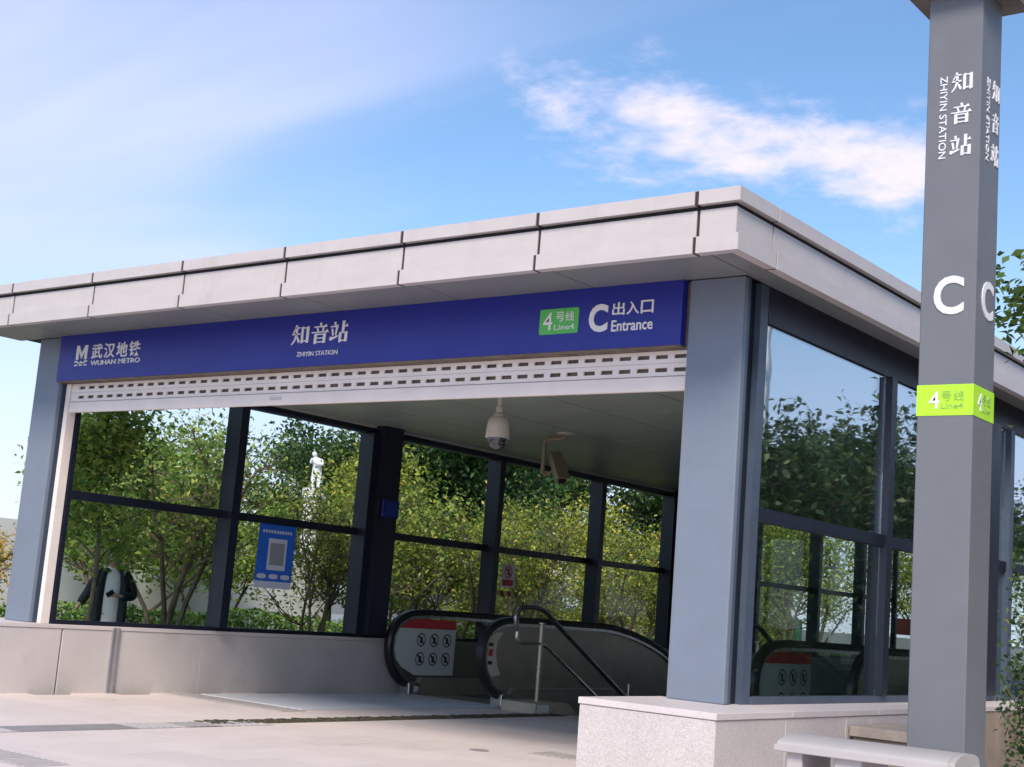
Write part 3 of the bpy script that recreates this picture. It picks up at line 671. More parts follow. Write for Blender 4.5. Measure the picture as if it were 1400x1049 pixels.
# ------------------------------------------------------------------ floor strips
dr = thing('trench_drain', (-6.0, 4, 0), 'dark mossy trench drain running along the hall floor', 'drain')
MB().box((-6.28, .05, .0005), (-5.95, 6.5, .004)).build('drain_bed', MOSS, dr)
rg = random.Random(8); b = MB()
for i in range(600):
    y = rg.uniform(.06, 6.48); x = -6.115+rg.uniform(-.15, .15); s_ = rg.uniform(.012, .035); b.prism([(x+s_*math.cos(t)*1.0, y+s_*1.6*math.sin(t), .004) for t in (0, 1.2, 2.5, 3.8, 5.1)], (0, 0, rg.uniform(.002, .012)))
o = b.build('moss_tuft', MOSS, dr); o['kind'] = 'stuff'
for k, (x, ya) in enumerate([(-6.05, .05+i*.42) for i in range(4)]): pass
tile_dark = MB().box((-.2, -.22, .001), (.2, .22, .006)).mesh('tactile_tile', TACTD)
rb_ = MB().box((-.2, -.22, .001), (.2, .22, .004))
for i in range(5): rb_.box((-.19, -.19+i*.085, .004), (.19, -.155+i*.085, .010))
tile_rib = rb_.mesh('tactile_tile', TACT)
tp = thing('tactile_strip', (-6, -1.3, 0), 'strip of grey tactile paving tiles leading to the drain', 'tactile paving', 'tactile paving strips on the floor')
for i in range(10):
    o = link('tactile_tile', tile_dark if i in (2, 3, 4) else tile_rib, tp); o.location = (-5.98, -3.05+i*.445, 0); o.matrix_parent_inverse = tp.matrix_basis.inverted()
    if i == 9: o.location.y = -.0-.2
tp2 = thing('tactile_strip', (-8, 2.3, 0), 'ribbed tactile paving strip across the floor before the pale metal mat', 'tactile paving', 'tactile paving strips on the floor')
for i in range(5):
    o = link('tactile_tile', tile_rib, tp2); o.location = (-9.0+i*.445, 2.2, 0); o.rotation_euler = (0, 0, R(90)); o.matrix_parent_inverse = tp2.matrix_basis.inverted()
tp3 = thing('tactile_strip', (-2.8, 1.9, 0), 'ribbed tactile paving tiles beside the right stone plinth', 'tactile paving', 'tactile paving strips on the floor')
for i in range(3):
    o = link('tactile_tile', tile_rib, tp3); o.location = (-2.92+i*.43, 1.93, 0); o.rotation_euler = (0, 0, R(90)); o.matrix_parent_inverse = tp3.matrix_basis.inverted()
tp4 = thing('tactile_strip', (-4, -3.4, 0), 'ribbed tactile paving strip nearest the camera at lower left', 'tactile paving', 'tactile paving strips on the floor')
for i in range(4):
    o = link('tactile_tile', tile_rib, tp4); o.location = (-5.3+i*.43, -3.45, 0); o.rotation_euler = (0, 0, R(90)); o.matrix_parent_inverse = tp4.matrix_basis.inverted()
dc = MB().lathe([(.10, 0), (.10, .004), (.09, .006)], (-3.47, 1.36, 0), 20).build('drain_cover', TACTD); tag(dc, 'small round grey cover set in the pale paving', 'drain cover')

# ------------------------------------------------------------------ totem pillar
TX0, TX1, TY0, TY1 = 2.247, 2.588, -1.9, -1.545
to = thing('station_totem', (2.42, -1.72, 0), 'tall square grey station pillar with lime band, station name and letter C', 'sign pillar')
box('shaft', (TX0, TY0, -.03), (TX1, TY1, 5.479), TOT, to, bevel=.006)
MB().prism([(TX0-.13, TY0-.13, 5.48), (TX1+.13, TY0-.13, 5.48), (TX1+.13, TY1+.13, 5.48), (TX0-.13, TY1+.13, 5.48)], (0, 0, .75)).build('cap', CAPM, to)
bnd = MB()
bnd.box((TX0-.003, TY0-.003, 2.780), (TX1+.003, TY1+.003, 2.968)).build('line_band', LIME, to)
T2 = mat('totem_letter', (.74, .74, .78), .4)
def tf(name, gl, x0, x1, z0, z1, m=T2, out=.0, dep=.006): return letters(name, gl, (x0, TY0-out, z0), X_*(x1-x0), Z_*(z1-z0), F, dep, m, to)
def tr_(name, gl, y0, y1, z0, z1, m=T2, out=.0, dep=.006): return letters(name, gl, (TX1+out, y0, z0), Y_*(y1-y0), Z_*(z1-z0), X_, dep, m, to)
for g, z0 in ((ZHI, 4.808), (YIN, 4.602), (ZHAN, 4.395)):
    tf('chinese_character', g, 2.402, 2.538, z0, z0+.135); tr_('chinese_character', g, TY0+.20, TY0+.33, z0, z0+.135)
st_ = glyph('ZHIYIN STATION', .004)
letters('lettering', st_, (2.332, TY0, 4.925), Z_*(-.535), X_*.046, F, .005, T2, to)
letters('lettering', st_, (TX1, TY0+.108, 4.925), Z_*(-.535), Y_*.046, X_, .005, T2, to)
tf('letter', glyph('C', .022), 2.330, 2.517, 3.398, 3.638); tr_('letter', glyph('C', .022), TY0+.10, TY0+.30, 3.398, 3.638)
LG = mat('band_grey_letter', (.30, .50, .10), .5)
for fn, off in ((tf, TX0), (tr_, TY0)):
    fn('numeral', glyph('4', .006), off+.075, off+.138, 2.822, 2.928, T2, .003, .004); fn('chinese_character', glyph('号', 0), off+.150, off+.213, 2.868, 2.928, LG, .003, .004)
    fn('chinese_character', glyph('线', 0), off+.226, off+.288, 2.868, 2.928, LG, .003, .004); fn('lettering', glyph('Line4', .006), off+.150, off+.285, 2.822, 2.856, LG, .003, .004)

# ------------------------------------------------------------------ bench and stone block
be = thing('arched_bench', (2.6, -3.2, 0), 'pale steel bench with arched top standing before the grey pillar', 'bench')
be.rotation_euler = (0, 0, R(4)); be.location = (1.90, -2.62, -.02)
bpy.context.view_layer.update()
def bpart(name, mb, m, smooth=False, bevel=0.):
    o = mb.build(name, m, None, smooth, bevel); o.parent = be; return o
arch = [(-.24*math.cos(t), .845+.052*math.sin(t)) for t in np.linspace(0, math.pi, 17)]
BL = .93
bpart('seat_shell', MB().prism([(-.02, y, z) for y, z in arch]+[(-.02, .24, .83), (-.02, -.24, .83)], (BL, 0, 0)), STEELW, True)
bpart('front_lip', MB().box((-.03, -.262, .812), (BL-.01, -.241, .848)), STEELW, bevel=.004); bpart('front_lip', MB().box((-.03, .241, .812), (BL-.01, .262, .848)), STEELW, bevel=.004)
bpart('end_cap', MB().prism([(BL-.019, y*.97, z) for y, z in arch]+[(BL-.019, .23, .74), (BL-.019, -.23, .74)], (.03, 0, 0)), mat('end_cap_grey', (.40, .385, .36), .55, var=.1, speck=.15))
for x in (.03, .30, .80): bpart('leg', MB().box((x, -.22, -.03), (x+(.09 if x < .3 else .15), .22, .8295)), STEELW, bevel=.006)
bpart('leg_plate', MB().box((.315, -.2265, .30), (.435, -.2205, .76)), STEELW, bevel=.004)
bpart('stretcher', MB().box((.121, -.03, .25), (.2999, .03, .33)), STEEL)
sb = thing('stone_block', (.95, 1.75, 0), 'low brown stone block with flat cap between plinth and pillar', 'stone block')
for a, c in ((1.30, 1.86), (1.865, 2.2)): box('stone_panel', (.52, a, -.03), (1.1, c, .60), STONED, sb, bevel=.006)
MB().prism([(.50, 1.27, .605), (1.12, 1.27, .605), (1.12, 2.23, .605), (.50, 2.23, .605)], (0, 0, .085)).build('cap_slab', mat('cap_granite', (.34, .29, .25), .6, var=.15, speck=.15), sb, bevel=.006)

# ------------------------------------------------------------------ trees and plants
def leaves(name, centres, size, m, rs, updir=.35, stretch=1.9, cluster_tone=None):
    n = len(centres); c = np.asarray(centres, float)
    nrm = rs.normal(size=(n, 3)); nrm[:, 2] = np.abs(nrm[:, 2])+updir; nrm /= np.linalg.norm(nrm, axis=1)[:, None]
    a = rs.normal(size=(n, 3)); a[:, 2] -= .5; a -= nrm*(a*nrm).sum(1)[:, None]; a /= np.linalg.norm(a, axis=1)[:, None]; b = np.cross(nrm, a)
    s = (size*rs.uniform(.6, 1.25, n))[:, None]; w = s/stretch
    v = np.empty((n, 4, 3)); v[:, 0] = c-a*s*.5; v[:, 1] = c+b*w*.5+nrm*s*.08; v[:, 2] = c+a*s*.5-nrm*s*.06; v[:, 3] = c-b*w*.5+nrm*s*.08
    me = bpy.data.meshes.new(name); me.vertices.add(4*n); me.vertices.foreach_set('co', v.reshape(-1))
    me.loops.add(4*n); me.loops.foreach_set('vertex_index', np.arange(4*n, dtype=np.int32)); me.polygons.add(n)
    me.polygons.foreach_set('loop_start', np.arange(0, 4*n, 4, dtype=np.int32)); me.polygons.foreach_set('loop_total', np.full(n, 4, np.int32)); me.update(calc_edges=True)
    at = me.attributes.new('tone', 'FLOAT', 'FACE'); tone = np.clip(rs.beta(2, 2.6, n)+(0 if cluster_tone is None else cluster_tone), 0, 1); at.data.foreach_set('value', tone.astype(np.float32))  # random tone per leaf plus an offset per leaf cluster
    me.materials.append(m); me.validate(); return me
def tree_mesh(seed, H, stems, base_h, spread, nleaf, lsize, lm_, bark, trunk_r, sig=.24, droop=0., spray=None, rmax=None):
    rs = np.random.RandomState(seed); b = MB(); cl = []
    def branch(p, d, ln, r, depth):
        pts = [p]; segs = 4 if depth else 6; q = p.copy(); dd = d.copy()
        for i in range(segs):
            dd = dd+rs.normal(0, .13, 3)+np.array([0, 0, .05 if depth < 2 else -.04-droop]); dd /= np.linalg.norm(dd); q = q+dd*ln/segs; pts.append(q.copy())
            if rmax is not None and math.hypot(q[0], q[1]) > rmax*.8: segs = len(pts)-1; break
        rad = list(np.linspace(r, r*.45, segs+1)); b.tube(pts, rad, 7 if depth == 0 else 5, False)
        for i, q in enumerate(pts[1:], 1):
            t = i/segs
            if depth < 2 and q[2] > base_h*(.75 if depth else .8) and t > (.15 if depth else .2):
                for _ in range(3 if depth == 0 else 2):
                    a = rs.uniform(0, 2*math.pi); out_ = np.array([math.cos(a), math.sin(a), rs.uniform(-.1, .65)]); nd = dd*.5+out_*.9; nd /= np.linalg.norm(nd)
                    branch(q, nd, ln*rs.uniform(.34, .55)*(1-.35*t if depth == 0 else 1), r*(.5-.2*t), depth+1)
            if depth >= 1 and t > .4: cl.append((q, 1.0 if depth == 2 else .6))
    for s in range(stems):
        a = 2*math.pi*s/stems+rs.uniform(-.4, .4); sp = spread*rs.uniform(.6, 1.1) if stems > 1 else .05
        d0 = np.array([math.cos(a)*sp, math.sin(a)*sp, 1.]); d0 /= np.linalg.norm(d0)
        branch(np.array([.08*math.cos(a), .08*math.sin(a), -.12]) if stems > 1 else np.array([0, 0, -.15]), d0, H*rs.uniform(.72, .9), trunk_r*rs.uniform(.8, 1.1), 0)
    cc = np.array([c[0] for c in cl]); wt = np.array([c[1] for c in cl]); keep = cc[:, 2] > base_h*.8; cc, wt = cc[keep], wt[keep]
    idx = rs.choice(len(cc), nleaf, p=wt/wt.sum()); ctone = rs.normal(0, .16, len(cc))
    pos = cc[idx]+rs.normal(0, sig, (nleaf, 3))*np.array([1, 1, .75]); pos[:, 2] = np.maximum(pos[:, 2], base_h*.62)
    tn = ctone[idx]
    if rmax is not None:
        ok = np.hypot(pos[:, 0], pos[:, 1]) < rmax*(.75+.25*rs.rand(len(pos))); pos, tn = pos[ok], tn[ok]
    for (a_, b_, n_, sg) in (spray or []):
        b.tube([a_, [(a_[0]+b_[0])/2, (a_[1]+b_[1])/2, (a_[2]+b_[2])/2+.08], b_], [.018, .012, .006], 5)
        pos = np.concatenate([pos, np.array(b_)+rs.normal(0, sg, (n_, 3))]); tn = np.concatenate([tn, np.full(n_, .05)])
    crown = leaves('crown', pos, lsize, lm_, rs, cluster_tone=tn)
    return b.mesh('trunk', bark, True), crown
TM = {}
for k in range(3): TM['garden', k] = tree_mesh(11+k, 4.6, 5, 1.5, .42, 4300, .125, L_GRN, BARK, .055, .22, rmax=2.1)
for k in range(2): TM['yellow', k] = tree_mesh(31+k, 5.2, 4, 1.6, .45, 9000, .15, L_YEL, BARK, .07, .3, rmax=2.7)
for k in range(2): TM['tall', k] = tree_mesh(51+k, 9.5, 1, 2.2, .1, 15000, .24, L_DRK, BARK, .20, .5)
TM['slim', 0] = tree_mesh(91, 4.2, 1, 2.05, .1, 5200, .125, L_GRN, BARK, .05, .26, droop=.03, rmax=1.0, spray=[((0, 0, 1.5), (-.2, .5, 1.80), 230, .17), ((0, .02, 1.6), (-.45, -.25, 1.9), 150, .2), ((0, 0, 1.7), (.35, .3, 1.95), 150, .2)])
TM['fine', 0] = tree_mesh(72, 4.3, 4, .5, .22, 15000, .10, L_DRK, BARK, .05, .2, rmax=1.25)
TM['fine', 1] = tree_mesh(73, 5.2, 1, 3.9, .05, 5200, .105, L_DRK, BARK, .07, .24, rmax=1.35)
for k in range(1): TM['laurel', k] = tree_mesh(71+k, 4.3, 4, .7, .5, 10000, .15, L_DRK, BARK, .06, .24, droop=-.02)
def plant(kind, k, x, y, label, s=1., rz=0., tint=(1, 1, 1), name=None, group=None, z=.05, cat='tree', sz=None):
    t, c = TM[kind, k]; n = name or {'slim': 'slim_tree', 'fine': 'evergreen_tree', 'garden': 'garden_tree', 'yellow': 'yellow_green_tree', 'tall': 'tall_tree', 'laurel': 'evergreen_tree'}[kind]
    o = thing(n, (x, y, z), label, cat, group); o.rotation_euler = (0, 0, R(rz)); o.scale = (s, s, sz or s)
    a = bpy.data.objects.new('trunk', t); b = bpy.data.objects.new('crown', c)
    for q in (a, b): COL.objects.link(q); q.parent = o
    b.color = (*tint, 1); return o
G1 = 'garden trees along the left glass wall'; GT = 'tall trees behind the white hoarding'; GY = 'yellow-green trees beyond the lawn'
pl = [(0, -12.9, 4.9, .95, 20, (1.3, 1.25, 1.2), 'green multi-stemmed garden tree filling the leftmost glass bay'),
      (2, -11.9, 7.2, .66, 75, (1.15, 1.05, .85), 'thin garden tree rising behind the blue poster'),
      (1, -13.4, 11.0, .9, 130, (1.25, 1.1, .8), 'garden tree between the poster and the dark inner column'),
      (0, -12.6, 11.8, .76, 250, (1.3, 1.15, .8), 'spreading garden tree behind the nearest escalator newel'),
      (2, -13.2, 15.0, .80, 310, (1.35, 1.15, .8), 'garden tree behind the prohibition sign'),
      (0, -13.0, 19.0, .80, 95, (1.35, 1.15, .85), 'garden tree seen above the curve of the first escalator'),
      (1, -12.8, 23.0, .85, 15, (1.3, 1.2, .8), 'garden tree in the glass bay beside the right blue-grey column'),
      (2, -13.5, 28.0, 1.1, 170, (1.2, 1.1, .8), 'garden tree seen low through the right glass wall')]
plant('slim', 0, -11.05, 2.05, 'slim tree with leaves hanging before the face of the person with a phone', 1, 0, (1.35, 1.3, 1.1))
for k, x, y, s_, rz, ti, lb in pl: plant('garden', k, x, y, lb, s_, rz, ti, group=G1)
yl = [(0, -15.9, 6.0, .74, 0, (.72, .95, .8), 'bushy tree directly behind the leftmost garden tree'), (1, -16.6, 9.0, .68, 110, (.75, .95, .8), 'bushy tree in front of the hoarding behind the poster'), (1, -20.6, 10.6, .95, 70, (.85, .95, .8), 'bushy tree behind the upper pane beside the poster'),
      (0, -17.5, 14.0, .86, 140, (1, 1, .8), 'light bushy tree under the white statue'), (1, -16.2, 18.5, .78, 220, (1.2, 1.1, .6), 'bright yellow-green tree right of the dark inner column'),
      (0, -17.0, 23.5, .82, 300, (1.2, 1.1, .75), 'bright yellow-green tree behind the prohibition sign bay'), (1, -16.4, 28.5, .88, 45, (1.15, 1.1, .8), 'bright yellow-green tree in the bay under the bracket camera'),
      (0, -15.5, 34, 1.0, 10, (1.1, 1.1, .8), 'yellow-green tree in the last bay before the right column'), (1, -13.0, 40, 1.05, 100, (1, 1, .8), 'yellow-green tree seen through the right wall beside its first post'),
      (0, -9.0, 44, 1.05, 160, (1, 1, .8), 'yellow-green tree seen through the right wall behind the pillar'),
      (1, -16.7, 2.9, .60, 33, (1.7, 1.05, .8), 'golden tree outside at the left edge beyond the column')]
for k, x, y, s_, rz, ti, lb in yl: plant('yellow', k, x, y, lb, s_, rz, ti, group=GY, sz=.46 if lb.startswith('golden') else None)
sh_ = [(-15.0, 16.5, .62, 'low bushy shrub under the yellow-green trees behind the escalator newel'), (-15.3, 20.0, .6, 'low bushy shrub left of the prohibition sign'), (-15.2, 24.0, .66, 'low bushy shrub right of the prohibition sign'), (-14.5, 28.0, .6, 'low bushy shrub in the bay beside the right column'),
       (-18.5, 17.0, .75, 'broad bush standing in the gap past the hoarding'), (-18.8, 21.5, .75, 'broad bush standing behind the second yellow-green tree'), (-18.6, 27, .8, 'broad bush standing behind the third yellow-green tree'), (-17, 32, .8, 'broad bush standing at the far bay')]
for i, (x, y, s_, lb) in enumerate(sh_): plant('yellow', i % 2, x, y, lb, s_, i*71, (.9, .95, .8), 'bushy_shrub', group='bushy shrubs beyond the lawn', cat='shrub', sz=s_*.62)
tl = [(-25.5, 14.5, .6, 'tall dark tree left of the white statue'), (-30, 26, .9, 'tall dark tree right of the white statue'), (-26.5, 25.0, .95, 'tall dark tree past the statue above the first yellow-green tree'), (-22.5, 25.5, .9, 'tall dark tree above the prohibition sign bay'), (-24, 29, 1.0, 'tall dark tree above the bright yellow-green trees'), (-23, 35, .95, 'tall dark tree behind the dome camera bay'), (-21, 42, 1.0, 'tall dark tree behind the bracket camera bay'),
      (-15, 51, 1.05, 'tall dark tree at the far end of the left glass wall'), (-29.0, 22.5, .72, 'lower dark tree at the foot of the statue'), (-8, 54, 1.05, 'tall dark tree behind the right glass wall, far off')]
for i, (x, y, s_, lb) in enumerate(tl): plant('tall', i % 2, x, y, lb, s_, i*67, ((.8, 1.05, .9), (1.15, 1.2, .9), (.95, 1.0, .8))[i % 3], group=GT)
# right-hand side: shrub against the wall, overhanging branch tree, trees that the right glass mirrors
plant('fine', 0, 2.66, .35, 'dark evergreen shrub against the right wall beside the pillar', .52, 40, (1.3, 1.25, 1.2), 'evergreen_shrub', z=-.03, cat='shrub', sz=.62)
plant('fine', 1, 2.5, 1.0, 'evergreen tree whose leafy branch hangs in at the right edge', 1.0, 200, (1.9, 1.75, 1.2), z=-.03, sz=.79)
for i, (x, y, s_) in enumerate([(9.4, -.5, 1.1), (9.0, 3.5, 1.0), (10.5, 7, 1.1)]): plant('tall', i % 2, x, y, ('tall dark unseen tree added to shade the pillar, nearest the camera', 'tall dark unseen tree added to shade the pillar, in the middle', 'tall dark unseen tree added as shade beside the mirrored evergreens')[i], .8*s_, i*81, (1, 1, 1), group='unseen tall trees added to shade the right of the pillar', z=-.03)  # out-of-view trees added to block side sky and darken the pillar
lp = thing('lamp_post', (8.9, 17.6, -.03), 'tall white lamp post beside the right side path', 'lamp post')
MB().lathe([(.16, 0), (.16, .5), (.10, .55), (.085, 9.0)], (8.9, 17.6, -.03), 16).build('pole', WHITE, lp, True); MB().tube([(8.9, 17.6, 8.95), (8.9, 17.2, 9.3), (8.9, 16.0, 9.4)], .05, 8).build('arm', WHITE, lp, True)
box('lamp_head', (8.78, 15.4, 9.33), (9.02, 16.0, 9.45), WHITE, lp, bevel=.03)
rl = [(4.6, 9.2, 1.0, 'evergreen tree nearest the right glass, mirrored at its left side'), (5.4, 10.9, .86, 'lower evergreen tree mirrored in the middle of the right glass'), (5.0, 12.6, 1.0, 'evergreen tree mirrored beside the first post of the right glass'),
      (5.2, 14.4, 1.16, 'evergreen tree mirrored behind the post of the right glass'), (5.0, 16.4, 1.12, 'evergreen tree mirrored in the second pane of the right glass'), (6.6, 11.8, .95, 'evergreen tree in the second row of the right side path'),
      (6.9, 13.8, 1.1, 'evergreen tree further back beside the right side path'), (7.2, 17.5, 1.25, 'tall evergreen tree at the far end of the right side path')]
for i, (x, y, s_, lb) in enumerate(rl): plant('laurel', 0, x, y, lb, s_, i*53, (1, 1, 1), group='evergreen trees right of the entrance', z=-.03)
for i, (x, y, s_, lb) in enumerate([(9.5, 15.5, .55, 'small dark tree behind the mirrored evergreens, nearest the lamp post'), (10.5, 20, .6, 'dark tree behind the white lamp post'), (9.5, 24.5, .62, 'dark tree past the lamp post beside the path'), (11, 29, .7, 'dark tree at the far end of the right side path'), (13.5, 25, .7, 'dark tree set back from the right side path'), (8.5, 33, .7, 'last dark tree along the right side path'),
      (12, 36, .8, 'broad dark tree added to darken glass reflections, far off to the right'), (16, 42, .9, 'farthest broad dark tree added to darken glass reflections'), (9, 43, .9, 'broad dark tree added to darken glass reflections, far beyond the hall')]): plant('tall', i % 2, x, y, lb, s_, i*47, (1, 1, 1), group='dark trees right of the entrance', z=-.03)  # last three added to block bright sky mirrored in the left glass
for i, (x, y, lb) in enumerate([(4.4, 8.0, 'dark low shrub added to darken the mirrored view, nearest the right glass wall'), (4.6, 10.2, 'dark low shrub added to darken the mirrored view, second along the path'), (4.4, 12.0, 'dark low shrub added to darken the mirrored view, third along the path'), (4.5, 13.8, 'dark low shrub added to darken the mirrored view, fourth along the path'), (4.3, 15.6, 'dark low shrub added to darken the mirrored view, last along the path')]):
    plant('laurel', 0, x, y, lb, .62, i*77, (1, 1, 1), 'evergreen_shrub', group='dark shrubs added to darken the right glass reflection', z=-.03, cat='shrub', sz=.36)  # added so the lower right panes mirror something dark and show the interior
# hedge (leafy box) and lawn blades
rs = np.random.RandomState(5)
hn = 36000; hp_ = np.stack([rs.uniform(-14.9, -14.0, hn), rs.uniform(-2, 40, hn), .1+.84*rs.beta(2.2, 1.1, hn)], 1); hp_[:, 2] += .06*np.sin(hp_[:, 1]*1.7)+.04*np.sin(hp_[:, 1]*4.1)
hd_ = thing('hedge', (-14.4, 19, .05), 'clipped low green hedge running along the lawn outside the left glass wall', 'hedge')
o = link('foliage', leaves('foliage', hp_, .10, L_GRN, rs), hd_); o.color = (.85, 1, .8, 1)
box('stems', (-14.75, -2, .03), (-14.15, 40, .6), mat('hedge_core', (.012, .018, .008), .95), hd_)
gn = 24000; gp = np.stack([rs.uniform(-14.0, -10.5, gn), rs.uniform(-2, 34, gn), np.full(gn, .10)], 1)
g = link('grass', leaves('grass', gp, .13, L_GRN, rs, updir=.0, stretch=4)); g['kind'] = 'stuff'; g.color = (1, 1.15, .7, 1)

# ------------------------------------------------------------------ far things seen through the glass
ho = thing('hoarding', (-18.3, 8, 0), 'long white panel hoarding behind the garden trees', 'hoarding')
for i in range(9): box('hoarding_panel', (-18.33, -4+i*2.0, .02), (-18.27, -4+i*2.0+1.985, 2.35), HOARD, ho)
for i in range(10): box('post', (-18.42, -4+i*2.0-.06, .02), (-18.335, -4+i*2.0+.05, 2.42), HOARD, ho)
gb = thing('green_hoarding', (-20, 34, 0), 'dark green site board standing far behind the escalator', 'hoarding')
for i in range(4): box('board', (-20+i*1.2, 33, .02), (-20+i*1.2+1.18, 33.06, 1.75), GREENP, gb)
gq = thing('green_board', (-8.9, 27.4, 0), 'tall teal green board seen through the right glass beside the pillar', 'board'); box('board', (-8.35, 27.4, -.02), (-7.5, 27.46, 3.3), mat('teal_panel', (.04, .20, .19), .5), gq); box('post', (-8.42, 27.42, -.02), (-8.36, 27.48, 3.35), NAVY, gq)
rbn = thing('red_banner', (-9.6, 28.2, 0), 'orange red banner seen through the right glass below the transom', 'banner'); box('banner_sheet', (-10.1, 28.2, 1.5), (-8.6, 28.22, 1.95), mat('banner_red', (.62, .10, .06), .6), rbn)
for x in (-10.15, -8.58): box('pole', (x, 28.18, -.02), (x+.05, 28.24, 2.2), WHITE, rbn)
rb3 = thing('red_flag', (-14.9, 24.4, 0), 'small red flag seen in the last bay of the left wall', 'flag'); box('flag_sheet', (-14.95, 24.4, 2.45), (-14.5, 24.42, 2.72), mat('banner_red', (.6, .1, .06), .6), rb3); MB().tube([(-14.97, 24.41, 0), (-14.97, 24.41, 2.8)], .02, 8).build('pole', WHITE, rb3)
wr = thing('white_railing', (-10, 27.0, 0), 'white tubular railing outside the far end of the hall', 'railing')
for i in range(5): MB().tube([(-11.6+i*.9, 27.3, -.02), (-11.6+i*.9, 27.3, 1.5)], .035, 8).build('post', WHITE, wr, True)
for z in (.75, 1.1): MB().tube([(-11.6, 27.3, z), (-8.0, 27.3, z)], .022, 8).build('rail', WHITE, wr, True)

# ------------------------------------------------------------------ people and statue
def skin(name, nodes, edges, m, parent, sub=2, root=0):
    me = bpy.data.meshes.new(name); me.from_pydata([n[:3] for n in nodes], [], edges); o = bpy.data.objects.new(name, me); COL.objects.link(o)
    md = o.modifiers.new('s', 'SKIN'); md.use_smooth_shade = True; md.branch_smoothing = .4
    for i, n in enumerate(nodes):
        sv = me.skin_vertices[0].data[i]; r_ = n[3]; sv.radius = r_ if hasattr(r_, '__len__') else (r_, r_); sv.use_root = (i == root)
    o.modifiers.new('d', 'SUBSURF').levels = sub
    bpy.context.view_layer.update()
    m2 = bpy.data.meshes.new_from_object(o.evaluated_get(bpy.context.evaluated_depsgraph_get())); bpy.data.objects.remove(o)
    m2.name = name; m2.materials.clear(); m2.materials.append(m); m2.polygons.foreach_set('use_smooth', [True]*len(m2.polygons))
    return link2(name, m2, parent)
def link2(name, me, parent):
    o = bpy.data.objects.new(name, me); COL.objects.link(o); o.parent = parent; return o
SKIN_ = mat('skin', (.50, .30, .22), .5); HAIR = mat('hair', (.015, .012, .01), .6)
def hand(nodes, edges, wrist_i, palm, dirv, thumb):
    n = len(nodes); nodes.append((*palm, .026)); edges.append((wrist_i, n)); d_ = Vector(dirv).normalized(); side = d_.cross(Vector(thumb)).normalized(); th = Vector(thumb).normalized(); p = Vector(palm)
    for k, (o_, ln) in enumerate(((-.024, .058), (-.008, .07), (.008, .072), (.024, .064))):
        a = p+d_*.03+th*o_; b2 = a+d_*ln*.6+side*.006; c = b2+d_*ln*.35+side*.02; i = len(nodes); nodes += [(*a, .0095), (*b2, .009), (*c, .0075)]; edges += [(n, i), (i, i+1), (i+1, i+2)]
    a = p+th*.034+d_*.005; b2 = a+th*.022+d_*.03; i = len(nodes); nodes += [(*a, .011), (*b2, .009)]; edges += [(n, i), (i, i+1)]
